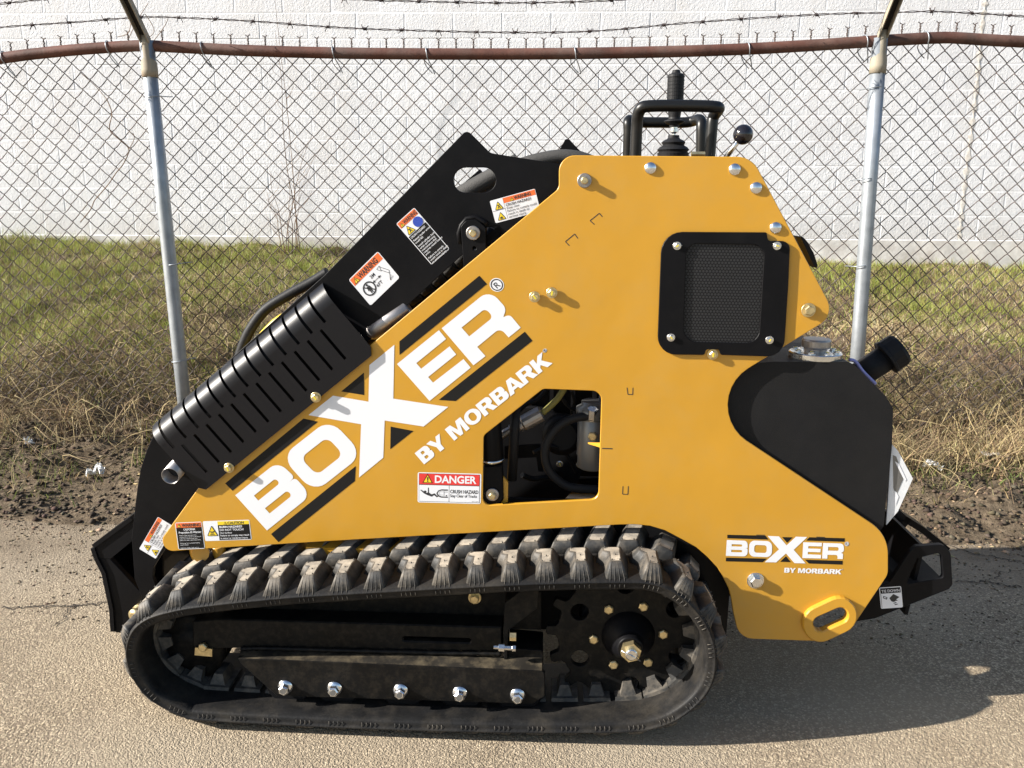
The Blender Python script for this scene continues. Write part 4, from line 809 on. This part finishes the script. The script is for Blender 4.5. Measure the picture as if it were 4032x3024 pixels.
for sx, yy in ((-.008, -.131), (.008, -.131), (0, -.105), (-.02, -.068), (.011, -.068)): lg1.lathe([(.0016, 0), (.0012, .003)], (sx, yy, h), (0, 0, 1), 6, 0)
LG1 = lg1.mesh('tread_lug', [M['lug'], M['pad']])
lg2 = MB().loft([(s, y, -.002) for s, y in b2], [(s, y, h) for s, y in t2], 0, 1); lg2 = soften(lg2, .004)
for sx, yy in ((-.013, -.022), (.013, -.022)): lg2.lathe([(.0016, 0), (.0012, .003)], (sx, yy, h), (0, 0, 1), 6, 0)
LG2 = lg2.mesh('tread_lug', [M['lug'], M['pad']])
DLG = MB().loft([(s, y, -.024) for s, y in ((-.031, -.088), (.031, -.088), (.031, 0), (-.031, 0))], [(s, y, -.034) for s, y in ((-.030, -.086), (.030, -.086), (.030, -.002), (-.030, -.002))]).loft([(s, y, -.033) for s, y in ((-.018, -.078), (.018, -.078), (.018, -.01), (-.018, -.01))], [(s, y, -.058) for s, y in ((-.010, -.070), (.010, -.070), (.010, -.02), (-.010, -.02))]).mesh('drive_lug', M['lug'])
s_ref = min((abs(TP_(TL*i/2000).x-U(*q('T', (940, 770)), TY0).x)+(10 if TF(TL*i/2000)[2].z < .5 else 0), TL*i/2000) for i in range(2000))[1]
def place(me, s, name, parent):
    p, t, n_ = TF(s); Mx = Matrix(((t.x, 0, n_.x, p.x), (0, 1, 0, 0), (t.z, 0, n_.z, p.z), (0, 0, 0, 1))); return obj(name, me, parent, M=Mx)
for i in range(NP):
    place(LG1, s_ref+i*PIT, 'tread_lug', track); place(LG2, s_ref+(i+.47)*PIT, 'tread_lug', track); place(DLG, s_ref+(i+.1)*PIT, 'drive_lug', track)
ft = track.copy(); COL.objects.link(ft); ft.parent = mach; ft.location = (0, .64, 0)
lowest = min(v.co.z for v in track.data.vertices)
# ---- sprocket
SC = U(*q('K', (1032, 610)), -.055)
def sprocket_outline():
    out = []
    for k in range(16):
        a = math.radians(180-2)+2*math.pi*k/16
        for da, r_ in ((-.13, .160), (-.075, .165), (-.055, .184), (-.03, .187), (.03, .187), (.055, .184), (.075, .165), (.13, .160)): out.append((SC.x+r_*math.cos(a+da), SC.z+r_*math.sin(a+da)))
    return out
hl = [[(x, z) for x, z in ring(SC.x+.124*math.cos(R(a)), SC.z+.124*math.sin(R(a)), .0205, 20)] for a in (154, 95, 34, -22, -85, -150)]
spr = MB().ext(sprocket_outline(), -.058, -.042, hl, .001).build('sprocket', M['blackd'], mach)
MB().lathe([(.060, .0), (.0605, .004), (.052, .02), (.034, .042), (.030, .046), (.030, .058), (.027, .062)], SC, (0, -1, 0), 36).build('hub', M['black'], spr)
b = MB().loft([(x+SC.x, y+SC.y-.060, z+SC.z) for x, y, z in hex_ring(.0235, 0, .3)], [(x+SC.x, y+SC.y-.060, z+SC.z) for x, y, z in hex_ring(.0225, -.018, .3)]).lathe([(.0135, .07), (.0135, .085), (.011, .087)], SC, (0, -1, 0), 20, 1, False)
b.tube([SC+Vector((-.022, -.083, .008)), SC+Vector((.0, -.0885, .0)), SC+Vector((.02, -.084, -.014))], .0016, 6, mat=1); b.build('axle_nut', [M['zinc'], M['steel']], spr)
for kx, kz in ((820, 320), (1195, 290), (655, 645), (1410, 590), (870, 920), (1245, 895)): bolt('gold', *q('K', (kx, kz)), -.056, spr)
# drive motor and chassis behind it
MB().lathe([(.11, .03), (.11, .09), (.07, .1), (.07, .16)], SC, (0, 1, 0), 28).build('drive_motor', M['engine'], mach)
# ---- undercarriage frame
UY = -.085
beam = MB().ext(PX(None, [(756, 2446, 10), (860, 2437), (1976, 2470), (1979, 2568), (1500, 2560), (947, 2552), (760, 2560)], UY), UY, .02, [PX(None, [(1587, 2508, 10), (1854, 2516, 10), (1854, 2532, 10), (1587, 2524, 10)], UY)], .003).build('track_frame', M['blackd'], mach)
MB().ext(PX(None, [(830, 2395), (1400, 2350), (2130, 2330), (2130, 2480), (1976, 2475), (860, 2440)], -.03), -.03, .02).build('upper_web', M['blackd'], beam)
GY2 = -.125
gd = MB(); gq = [(936, 2592), (1100, 2597), (2134, 2640), (2146, 2655, 8), (2146, 2742, 12), (2097, 2773), (1090, 2742, 10), (945, 2612)]
gd.ext(PX(None, gq, GY2), GY2, GY2+.012, ch=.002); rg = gd.build('roller_guard', M['blackd'], beam)
# sloping shelf between beam and guard
A_ = [U(a, c, GY2) for a, c in ((936, 2592), (1100, 2597), (2134, 2640))]; B_ = [U(a, c, UY) for a, c in ((950, 2556), (1100, 2558), (2134, 2590))]
MB().add(A_+B_, [[0, 1, 4, 3], [1, 2, 5, 4]]).build('dusty_shelf', M['dirty'], beam)
for p in ((1124, 2704), (1318, 2710), (1578, 2719), (1811, 2729), (2038, 2737)):
    bolt('nut', *p, GY2, rg); c_ = U(*p, GY2)
    MB().lathe([(.052, 0), (.058, .008), (.058, .05), (.052, .056)], c_+Vector((0, .02, -.004)), (0, 1, 0), 24).build('track_roller', M['engine'], beam)
b = MB()
MB().tube(bez([U(a, c, UY-.004) for a, c in ((950, 2555), (1050, 2553), (1300, 2560), (1700, 2569), (1975, 2574))], 12), [.0055+.0012*math.sin(i*2.3) for i in range(49)], 8).build('weld_bead', M['blackd'], beam)
# adjuster bracket at the end of the beam
MB().ext(PX(8, [(1050, 760), (1055, 1010), (1075, 1010), (1080, 770), (1270, 625), (1280, 500), (1180, 500), (1060, 590)], UY-.01), UY-.01, UY+.05, ch=.001).build('adjuster_bracket', M['blackd'], beam)
MB().ext(PX(8, [(1080, 880), (1305, 900), (1305, 1030), (1080, 1010)], UY), UY, .0, ch=.001).build('adjuster_block', M['blackd'], beam)
MB().lathe([(.004, -.018), (.004, -.008), (.0085, -.007), (.0085, .006), (.005, .007), (.005, .022), (.007, .023), (.007, .031)], U(*q(8, (1040, 878)), UY-.03), (1, 0, -.02), 6, smooth=False).build('adjuster_bolt', M['steel'], beam)
MB().lathe([(.010, 0), (.010, .014)], U(*q(8, (1092, 805)), UY-.03), (1, 0, 0), 6, smooth=False).build('adjuster_nut', M['zinc'], beam)
bolt('hexm', *q(8, (865, 555)), -.04, beam)
# idler
ic = U(735, 2560, -.065)
b = MB(); b.lathe([(.02, 0), (.045, .0), (.05, .008), (.07, .012), (.085, .012), (.085, .03), (.075, .034), (.075, .05), (.085, .055), (.085, .08), (.03, .082)], ic, (0, 1, 0), 32); idl = b.build('idler_wheel', M['blackd'], mach)
MB().ext(PX(None, [(790, 2552), (835, 2556), (835, 2586), (766, 2580), (768, 2550)], UY-.006), UY-.006, UY-.001).build('idler_tab', M['zinc'], idl)
bolt('gold', 802, 2545, UY-.004, idl)
# ---- chassis, engine bay and what the window shows
b = MB(); zb = U(2000, 1995, 0).z
b.box((-.80, .10, .20), (.62, .46, .30)); MB2 = b.build('belly_pan', M['engine'], mach)
MB().box((-.55, .012, zb-.15), (.20, .45, zb-.12)).build('engine_bay_floor', M['yellow'], mach)
MB().box((-.78, .088, .10), (.46, .098, .44)).build('inner_frame', M['engine'], mach)
MB().tube([U(790, 2180, .03), U(800, 2185, .3)], .02, 12).build('cross_tube', M['yellow'], mach)
b = MB(); 
for i, (a, c) in enumerate(((770, 2150), (860, 2150))): b.tube(bez([U(a, c, .06), U(a+8, c+35, .06), U(a+40, c+80, .06)], 5), .016, 10)
b.build('frame_gusset', M['yellow'], mach)
eng = MB().box((-.30, .30, .42), (.30, .52, .82)).build('engine_block', M['engine'], mach, bevel=.02)
b = MB().lathe([(.14, 0), (.14, .1), (.1, .12)], U(*q('W', (640, 1000)), .26), (0, 1, 0), 28); b.build('flywheel_housing', M['engine'], eng)
cy0 = U(*q('W', (195, 1000)), .035); cy1 = U(*q('W', (150, 450)), .035); dcy = cy1-cy0
cyl = MB().lathe([(.024, -.005), (.026, 0), (.026, .30)], cy0, dcy, 22).build('lift_cylinder', M['black'], mach)
MB().lathe([(.028, 0), (.028, .006)], cy0, dcy, 22).build('retaining_ring', M['steel'], cyl)
MB().ext(PX('W', [(90, 1070), (300, 1060), (330, 1480, 40), (270, 1560, 30), (120, 1580, 60), (60, 1520, 40)], .012), .012, .06, ch=.003).build('clevis', M['black'], cyl)
bolt('pin', *q('W', (188, 1425)), .010, cyl)
MB().ext(PX('W', [(325, 1205), (385, 1280), (380, 1520), (290, 1545), (330, 1480)], .02), .02, .03).build('bracket_tab', M['yellow'], mach)
MB().tube([U(*q('W', p), .07) for p in ((480, 330), (465, 640), (432, 1245))], .0115, 12).build('drain_hose', M['hose'], mach)
MB().tube(bez([U(*q('W', p), .09) for p in ((1560, 455), (1380, 445), (1180, 480), (990, 600), (870, 790), (850, 960), (900, 1120), (1030, 1260), (1200, 1340), (1560, 1365))], 8), .0105, 12).build('coolant_hose', M['hose'], mach)
f0 = U(*q('W', (818, 400)), .10); f1 = U(*q('W', (320, 670)), .10); L_ = (f1-f0).length
MB().lathe([(.012, 0), (.019, .003), (.019, .050), (.016, .054), (.016, .062), (.013, .063), (.013, .085), (.010, .086), (.010, .115), (.015, .116), (.015, .14), (.010, .141), (.010, .165)], f0, f1-f0, 16, smooth=False).build('hose_fitting', M['pinst'], mach)
MB().tube(bez([f0, U(*q('W', (900, 330)), .10), U(*q('W', (1010, 220)), .10), U(*q('W', (1110, 60)), .10)], 6), .0075, 10).build('hydraulic_hose', mat('yellow_hose_print', (.22, .20, .05), .6), mach)
fl = U(*q('W', (1440, 1090)), .12)
flt = MB().lathe([(.030, 0), (.036, .004), (.036, .03), (.038, .035), (.038, .12), (.034, .125), (.042, .127), (.042, .15), (.03, .156), (.03, .165)], fl, (0, 0, 1), 28).build('fuel_filter', M['silver'], mach)
MB().lathe([(.010, .165), (.010, .215), (.014, .216), (.014, .228)], fl+Vector((.02, 0, 0)), (0, 0, 1), 14).build('filter_fitting', M['steel'], flt)
bolt('gold', *q('W', (1445, 690)), .085, flt)
MB().add([U(*q('W', (1388, 772)), .035), U(*q('W', (1545, 775)), .0), U(*q('W', (1545, 838)), .0), U(*q('W', (1388, 790)), .035)], [[0, 1, 2, 3]]).build('window_tab', M['yellow'], plate)
for p in ((1035, 1040), (1280, 1050)): bolt('hexs', *q('W', p), .2, eng)
rr_ = random.Random(4)
for i in range(9):                       # cooling fins and castings on the block
    MB().box((-.26+i*.055, .285, .52), (-.25+i*.055, .30, .78)).build('fin', M['engine'], eng)
MB().lathe([(.03, 0), (.05, .005), (.05, .05), (.035, .06)], U(*q('W', (1060, 640)), .24), (0, -1, .1), 20).build('alternator', M['engine'], mach)
for pts, r_ in ((((480, 420), (600, 300), (760, 230), (900, 60)), .006), (((700, 900), (900, 820), (1100, 900), (1240, 1150)), .005), (((560, 1180), (700, 1230), (900, 1210), (1100, 1290)), .007), (((1050, 180), (1150, 330), (1300, 360), (1420, 300)), .0045), (((1180, 120), (1220, 260), (1180, 420), (1240, 560)), .004)):
    MB().tube(bez([U(*q('W', p), .15+.02*k_) for k_, p in enumerate(pts)], 6), r_, 8).build('wiring_hose', M['hose'], mach)
MB().ext(PX('W', [(340, 830), (790, 800), (800, 900), (830, 1140), (765, 1140), (740, 960), (340, 980)], .18), .18, .19).build('mount_bracket', M['black'], mach)
MB().lathe([(.012, 0), (.012, .03)], U(*q('W', (1440, 480)), .09), (0, -.4, 1), 6, smooth=False).build('hose_clamp', M['steel'], mach)
# ---- controls
hy = .15
def tubeH(pts, r, name, m_, parent): return MB().tube(bez([U(*q('H', p[:2]), p[2]) for p in pts], 7), r, 14).build(name, m_, parent)
ctl = MB().box((.22, .10, 1.10), (.44, .45, 1.165)).build('control_panel', M['black'], mach)
tubeH([(270, 1700, .17), (285, 1440, .17), (305, 1000, .165), (325, 800, .158), (385, 690, .15), (520, 662, .147), (900, 656, .147), (1300, 662, .147), (1500, 672, .149), (1580, 692, .158), (1560, 740, .18), (1500, 830, .2), (1478, 960, .2), (1440, 1440, .2), (1420, 1700, .2)], .0131, 'handle_loop', M['handle'], ctl)
tubeH([(165, 1700, .36), (170, 1440, .36), (178, 1050, .355), (178, 900, .36), (230, 880, .40), (330, 912, .41), (700, 918, .41), (1050, 918, .41), (1180, 895, .405), (1265, 870, .385), (1308, 900, .37), (1312, 1000, .36), (1305, 1440, .36), (1300, 1700, .36)], .0131, 'handle_loop', M['handle'], ctl)
jb, jt = U(*q('H', (868, 1430)), .27), U(*q('H', (920, 100)), .27); ja = (jt-jb).normalized(); k = (jt-jb).length/1331
pr = lambda L: [(r_*k, (1430-y)*k) for r_, y in L]
MB().lathe(pr([(20, 1130), (90, 1150), (90, 1110), (70, 1105)][1:]+[]) if False else pr([(250, 1450), (260, 1395), (235, 1380), (240, 1365), (262, 1340), (225, 1300), (180, 1275), (172, 1265), (196, 1225), (170, 1200), (110, 1170), (92, 1150), (90, 1112), (40, 1108)]), jb, ja, 28, smooth=False).build('joystick_boot', M['hose'], ctl)
MB().lathe(pr([(28, 1130), (28, 1090), (45, 1065), (45, 1065), (75, 1060), (75, 1015), (60, 1008), (60, 960)]), jb, ja, 12, smooth=False).build('joystick_nut', M['chrome'], ctl)
gp_ = [(75, 985), (80, 950), (135, 925), (170, 895), (165, 885), (100, 860), (95, 830), (105, 760), (125, 640), (130, 570)]
for y in range(555, 200, -55): gp_ += [(134, y), (136, y-44), (130, y-48), (130, y-52)]
gp_ += [(142, 210), (138, 185), (110, 160), (75, 150), (66, 130), (62, 108), (55, 100), (2, 98)]
MB().lathe(pr(gp_), jb, ja, 26, smooth=False).build('joystick_grip', M['hose'], ctl)
lb = U(*q('H', (1960, 1105)), .12); l0 = U(*q('H', (1640, 1530)), .14)
MB().tube([l0, lb], .0058, 12).build('lever_rod', M['chrome'], ctl)
b = MB().lathe([(.0215*math.sin(a), -.0215*math.cos(a)) for a in np.linspace(.02, math.pi-.02, 16)], lb, (lb-l0), 26, cap=True); b.build('lever_knob', M['ball'], ctl)
MB().lathe([(.006, 0), (.006, .03)], U(*q('H', (1150, 1412)), .12), (1, 0, 0), 8, smooth=False).build('panel_bolt', M['zinc'], ctl)
# black rim of the rear panel peeping past the plate
MB().ext(PX(3, [(755, 1515, 10), (800, 1555, 20), (850, 1640), (875, 1720, 15), (868, 1745, 10), (840, 1700)], .05), .05, .4).build('rear_pad', M['engine'], mach)
# ================================================================== ground cover
def tint_mesh(name, V, F, C, m, kind='stuff', label=None, cat=None):   # V (n,3), F (m,k), C per vertex
    me = bpy.data.meshes.new(name); k = F.shape[1]
    me.vertices.add(len(V)); me.vertices.foreach_set('co', V.astype(np.float32).ravel())
    me.loops.add(F.size); me.loops.foreach_set('vertex_index', F.astype(np.int32).ravel())
    me.polygons.add(len(F)); me.polygons.foreach_set('loop_start', np.arange(0, F.size, k, dtype=np.int32))
    me.update(calc_edges=True)
    a = me.color_attributes.new('tint', 'FLOAT_COLOR', 'POINT'); a.data.foreach_set('color', np.concatenate([C, np.ones((len(C), 1))], 1).astype(np.float32).ravel())
    me.materials.append(m); o = obj(name, me); tag(o, label, cat, kind=kind); return o
def blades(x, y, hgt, wid, lean, tint, seg=2):
    n = len(x); z = bankz(x, y)-.004; az = RNG.uniform(0, 2*np.pi, n); fa = RNG.uniform(0, 2*np.pi, n)
    V = []; C = []
    for s in range(seg+1):
        t = s/seg; w_ = wid*(1-t*.92); dx = np.cos(az)*lean*hgt*t**1.6; dy = np.sin(az)*lean*hgt*t**1.6
        hz = hgt*t*np.sqrt(np.maximum(.05, 1-(lean*t*.75)**2))
        for sg in (-1, 1):
            V.append(np.stack([x+dx+sg*np.cos(fa)*w_/2, y+dy+sg*np.sin(fa)*w_/2, z+hz], 1)); C.append(tint)
    V = np.stack(V, 1).reshape(-1, 3); C = np.repeat(tint[:, None, :], 2*(seg+1), 1).reshape(-1, 3)
    base = (np.arange(n)*2*(seg+1))[:, None]; F = np.concatenate([base+np.array([[2*s, 2*s+1, 2*s+3, 2*s+2]]) for s in range(seg)], 0)
    return V, F, C
def scatter(n, y0, y1, pw=1.0):
    y = y0+(y1-y0)*RNG.random(n)**pw; half = .72*y+.25; x = (RNG.random(n)*2-1)*half-.03*y; return x, y
GREEN = np.array([.225, .275, .065]); STRAW = np.array([.44, .345, .185]); BROWN = np.array([.20, .14, .085]); PALE = np.array([.62, .53, .37])
def tints(n, base, var=.25):
    return np.clip(base*(1+RNG.uniform(-var, var, (n, 1)))*(1+RNG.uniform(-.10, .10, (n, 3))), .004, 1)
gm = attr_mat('grass_blades', .6, .30); dm = attr_mat('dry_grass_blades', .75, .15)
def dens(x, y):                          # where the living grass grows: patches, thicker by the wall and on the left
    up = np.clip((y-4.2)/2.8, 0, 1); return np.clip(.10+.78*up+.50*(hnoise(x, y, 1.4, 11)-.5)*2+.40*(hnoise(x, y, 5, 12)-.5)*2-.15*np.clip(x, 0, 3)/3+.35*np.clip((y-6.0)/1.2, 0, 1)*(x < -.3), 0, 1)
x, y = scatter(170000, 3.42, 7.38, .85); k = RNG.random(len(x)) < dens(x, y)*.75; x, y = x[k], y[k]; n = len(x)
V, F, C = blades(x, y, RNG.uniform(.03, .09, n)*(.45+1.3*hnoise(x, y, 4.5, 5)), RNG.uniform(.003, .006, n), RNG.uniform(.2, .9, n), tints(n, GREEN)*(1+.5*RNG.random((n, 1))*np.array([[1.0, .55, .2]])))
tint_mesh('green_grass', V, F, C, gm, label='short green grass growing on the bank below the wall', cat='grass')
x, y = scatter(190000, 3.38, 7.40, .85); k = RNG.random(len(x)) < .15+1.0*hnoise(x, y, 3.1, 6); x, y = x[k], y[k]; n = len(x)
br = np.clip(1.25*hnoise(x, y, 1.9, 21)-.1+.25*(x < -.2)*(y < 5.2), 0, 1)[:, None]; T = np.where(RNG.random((n, 1)) < br, tints(n, BROWN), np.where(RNG.random((n, 1)) < .75, tints(n, STRAW), tints(n, PALE)))
V, F, C = blades(x, y, RNG.uniform(.03, .10, n), RNG.uniform(.002, .005, n), RNG.uniform(.6, 1.25, n), T)
tint_mesh('dry_grass', V, F, C, dm, label='dry straw coloured grass lying over the bank', cat='grass')
# long dead clumps along the fence foot
xs_c, ys_c = [], []
cl = [(RNG.uniform(-2.6, 2.3), RNG.uniform(3.42, 3.95)) for _ in range(34)]+[(RNG.uniform(1.35, 2.3), RNG.uniform(3.3, 3.75)) for _ in range(46)]
for cx, cy in cl:
    m_ = 45; xs_c.append(cx+RNG.normal(0, .05, m_)); ys_c.append(cy+RNG.normal(0, .05, m_))
x = np.concatenate(xs_c); y = np.concatenate(ys_c); n = len(x)
V, F, C = blades(x, y, RNG.uniform(.05, .22, n)*np.where(x > 1.2, .95, .75), RNG.uniform(.0022, .0045, n), RNG.uniform(.3, 1.2, n), np.where(RNG.random((n, 1)) < .75, tints(n, STRAW), tints(n, BROWN)), 4)
tint_mesh('long_dead_grass', V, F, C, dm, label='long dead grass tufts along the foot of the fence', cat='grass')
# tangled dead stems
Vs, Fs, Cs = [], [], []; off = 0
def stem(pts, r, col):
    global off
    P = np.array(pts); n = len(P); d = np.gradient(P, axis=0); d /= np.linalg.norm(d, axis=1, keepdims=True)+1e-9
    s = np.cross(d, [0, 0, 1]); s /= np.linalg.norm(s, axis=1, keepdims=True)+1e-6; u_ = np.cross(s, d); rr = np.linspace(r, r*.4, n)[:, None]
    V = np.stack([P+s*rr, P-s*rr*.5+u_*rr*.87, P-s*rr*.5-u_*rr*.87], 1).reshape(-1, 3)
    for i in range(n-1):
        for k in range(3): Fs.append([off+i*3+k, off+i*3+(k+1) % 3, off+i*3+3+(k+1) % 3, off+i*3+3+k])
    Vs.append(V); Cs.append(np.repeat(col[None, :], len(V), 0)); off += len(V)
for _ in range(3400):
    x = RNG.uniform(-2.9, 2.4); y = RNG.uniform(3.3, 4.4) if RNG.random() < .75 else RNG.uniform(4.4, 5.8); a = RNG.uniform(0, 6.28); L = RNG.uniform(.12, .5); w_ = RNG.uniform(-2.5, 2.5); lift = RNG.uniform(.02, .16); pts = []
    for t in np.linspace(0, 1, 7):
        aa = a+w_*t; x += math.cos(aa)*L/6; y += math.sin(aa)*L/6*.7; pts.append((x, y, float(bankz(x, y))+.01+lift*math.sin(math.pi*t*.9)))
    stem(pts, RNG.uniform(.0012, .003), np.clip((BROWN if RNG.random() < .5 else STRAW)*RNG.uniform(.6, 1.3), 0, 1))
tint_mesh('dead_stems', np.concatenate(Vs), np.array(Fs), np.concatenate(Cs), dm, label='tangle of dead brown stems under the fence', cat='weeds')
# soil clods, gravel and straw bits on the road edge
def chips(n, xr, yr, s0, s1, fz, base, flat=.6, pw=1):
    x = RNG.uniform(*xr, n); y = yr[0]+(yr[1]-yr[0])*RNG.random(n)**pw; s = s0+(s1-s0)*RNG.random(n)**3; z = fz(x, y)
    oc = np.array([[1, 0, 0], [-1, 0, 0], [0, 1, 0], [0, -1, 0], [0, 0, 1], [0, 0, -1]], float); ff = np.array([[0, 2, 4], [2, 1, 4], [1, 3, 4], [3, 0, 4], [2, 0, 5], [1, 2, 5], [3, 1, 5], [0, 3, 5]])
    a = RNG.uniform(0, 6.28, n); v = oc[None]*RNG.uniform(.5, 1.2, (n, 6, 1))*np.stack([s, s*RNG.uniform(.5, 1, n), s*flat], 1)[:, None, :]
    c, s_ = np.cos(a)[:, None], np.sin(a)[:, None]; V = np.stack([v[..., 0]*c-v[..., 1]*s_+x[:, None], v[..., 0]*s_+v[..., 1]*c+y[:, None], v[..., 2]+(z+s*flat*.3)[:, None]], 2).reshape(-1, 3)
    F = (ff[None]+(np.arange(n)*6)[:, None, None]).reshape(-1, 3); C = np.repeat(tints(n, np.array(base), .5), 6, 0); return V, F, C
sm = attr_mat('loose_soil', .95)
V, F, C = chips(16000, (-2.6, 2.6), (2.68, 3.55), .003, .019, bankz, (.085, .064, .045)); tint_mesh('soil_clods', V, F, C, sm, label='dark crumbly soil clods along the road edge', cat='soil')
V, F, C = chips(12000, (-2.6, 2.6), (2.85, 2.1), .0015, .008, groundz, (.16, .12, .08), .5, 1.7); tint_mesh('loose_grit', V, F, C, sm, label='loose grit and soil washed onto the asphalt edge', cat='grit')
V, F, C = chips(2200, (-2.5, 2.5), (2.7, 3.9), .004, .022, lambda a, c: np.maximum(bankz(a, c), groundz(a, c)), (.36, .27, .16), .16); tint_mesh('leaf_litter', V, F, C, dm, label='pale leaf litter and chaff at the road edge', cat='litter')
# litter
def crumple(px, py, sx, sy, sz, m, label, seed):
    rr = random.Random(seed); d = ray(px, py); t = 2.5
    while CAM.z+d.z*t > float(bankz(CAM.x+d.x*t, CAM.y+d.y*t)) and t < 9: t += .01
    p = CAM+d*t; bm = bmesh.new(); bmesh.ops.create_grid(bm, x_segments=12, y_segments=12, size=1)
    for v in bm.verts:                   # a sheet, folded over and crumpled
        a_, c_ = v.co.x, v.co.y; f_ = abs(math.sin(a_*2.6+seed+c_*.8)); g_ = abs(math.sin(c_*3.1+seed*1.7-a_*1.1))
        v.co = Vector((sx*(a_*.8+.2*math.sin(c_*4+seed)), sy*(c_*.7+.3*math.sin(a_*3+seed)), sz*(.9*f_*g_+.35*f_+.5*math.sin(a_*1.3+seed)+rr.uniform(-.15, .15))))
    me = bpy.data.meshes.new('paper'); bm.to_mesh(me); bm.free(); me.materials.append(m); o = obj('paper_scrap', me); o.location = p+Vector((0, 0, sz*.4)); tag(o, label, 'paper', 'scraps of paper on the bank'); return o
M['pap'] = mat('weathered_paper', (.74, .74, .72), .8, var=.15, vscale=30); M['bark'] = mat('grey_rag', (.42, .38, .33), .9, var=.25, vscale=40)
crumple(385, 1885, .036, .03, .030, M['pap'], 'crumpled white paper on the soil left of the machine', 1)
crumple(3672, 1855, .040, .03, .022, M['pap'], 'white paper scrap on the soil right of the black tank', 2)
crumple(3935, 1810, .075, .03, .016, M['bark'], 'flattened grey rag near the right edge of the bank', 3)
crumple(115, 1745, .030, .03, .014, M['pap'], 'pale paper scrap among the weeds at far left', 4)
# bare brown shrub by the wall
def shrub(px, py, Y, hmax, n, label, seed, spread=.5):
    rr = random.Random(seed); base = at(px, py, Y); base.z = float(bankz(base.x, Y)); root = empty('bare_shrub', base); tag(root, label, 'shrub')
    for i in range(n):
        h_ = hmax*rr.uniform(.35, 1); dx, dy = rr.gauss(0, spread*.35), rr.gauss(0, .12); pts = [Vector((rr.gauss(0, .03), rr.gauss(0, .03), 0))]; 
        for t in (.2, .4, .6, .8, 1): pts.append(Vector((pts[0].x+dx*t**1.4*h_+rr.gauss(0, .012), pts[0].y+dy*t*h_+rr.gauss(0, .01), h_*t)))
        b = MB(); P = bez(pts, 3); b.tube(P, [.0045*(1-.75*j/len(P)) for j in range(len(P))], 5)
        for _ in range(4):
            j = rr.randrange(len(P)//4, len(P)-1); a = P[j]; l_ = rr.uniform(.05, .25); s_ = rr.choice((-1, 1)); b.tube([a, a+Vector((s_*l_*.5, rr.gauss(0, .05), l_*.5)), a+Vector((s_*l_*.8, rr.gauss(0, .06), l_*1.1))], [.002, .0016, .001], 4)
        b.build('branch', M['twig'], root)
M['twig'] = mat('dry_twig', (.20, .125, .075), .85, var=.3, vscale=20)
shrub(1125, 930, 7.1, 1.0, 6, 'bare brown shrub against the wall left of the loader arm', 3, .45)
shrub(1160, 930, 7.2, 2.3, 2, 'tall thin dry stems rising up the white wall', 5, .1)

shrub(-420, 930, 6.57, 3.6, 1, 'slender bare sapling that shades the wall from the left', 9, .02)
# green tufts at the road edge
x = np.concatenate([RNG.normal(c, .09, 190) for c in (-2.2, -1.95, -1.6, 1.55, 1.8, 2.0)]); y = np.concatenate([RNG.normal(c, .10, 190) for c in (3.25, 3.15, 3.3, 3.25, 3.35, 3.2)]); n = len(x)
V, F, C = blades(x, y, RNG.uniform(.02, .07, n), RNG.uniform(.003, .006, n), RNG.uniform(.3, 1.1, n), np.where(RNG.random((n, 1)) < .45, tints(n, STRAW*.8), tints(n, np.array([.17, .20, .06]))))
tint_mesh('grass_tufts', V, F, C, gm, label='small green grass tufts in the soil at the road edge', cat='grass')
# dry vine in the fence
b = MB(); vp = [(690, 640), (725, 735), (710, 840), (785, 915), (835, 970), (800, 1060), (752, 1120), (705, 1190), (655, 1250), (612, 1300), (585, 1360), (520, 1440)]
b.tube(bez([at(*q(1, p), YF-.012) for p in vp], 5), .0022, 5)
for p0, p1, p2 in (((690, 640), (620, 560), (520, 470)), ((835, 970), (870, 900), (860, 860)), ((835, 250), (880, 150), (960, 20)), ((1000, 260), (1060, 180), (1090, 120)), ((760, 240), (830, 215), (850, 130)), ((930, 270), (1000, 200), (940, 90))): b.tube(bez([at(*q(1, p), YF-.02) for p in (p0, p1, p2)], 5), .0014, 4)
v = b.build('dry_vine', M['twig'], None, recalc=False); tag(v, 'thin dry brown vine tangled in the fence beside the left post', 'vine')
# cracks in the road surface
M['crack'] = mat('crack_dirt', (.045, .035, .026), .95, var=.4, vscale=40)
b = MB()
def crack(c, pts, wd):
    P = []
    for p in pts:
        px, py = q(c, p); d = ray(px, py); t = (GZ-CAM.z)/d.z; w_ = CAM+d*t; P.append(Vector((w_.x, w_.y, 0)))
    P2 = []
    for i in range(len(P)-1):
        for k in range(9): a = P[i].lerp(P[i+1], k/9); P2.append(a+Vector((random.gauss(0, .004), random.gauss(0, .006), 0)))
    for i in range(len(P2)-1):
        a, c2 = P2[i], P2[i+1]; d = (c2-a).normalized(); n_ = Vector((-d.y, d.x, 0)); w0, w1 = wd*random.uniform(.3, 1), wd*random.uniform(.3, 1)
        b.add([(v.x, v.y, float(groundz(v.x, v.y))+.003) for v in (a+n_*w0, a-n_*w0, c2-n_*w1, c2+n_*w1)], [[0, 1, 2, 3]])
crack(7, [(0, 655), (180, 645), (330, 640), (460, 638), (560, 625), (700, 605)], .0035); crack(7, [(460, 640), (420, 720), (345, 765)], .0022); crack(7, [(560, 500), (690, 490)], .002)
crack(9, [(1700, 190), (1880, 250), (2060, 280), (2212, 305)], .003); crack(9, [(1770, 436), (1960, 428), (2100, 455), (2212, 462)], .0035); crack(9, [(1960, 428), (2080, 380), (2212, 350)], .002)
tag(b.build('road_cracks', M['crack'], None, recalc=False), kind='structure')
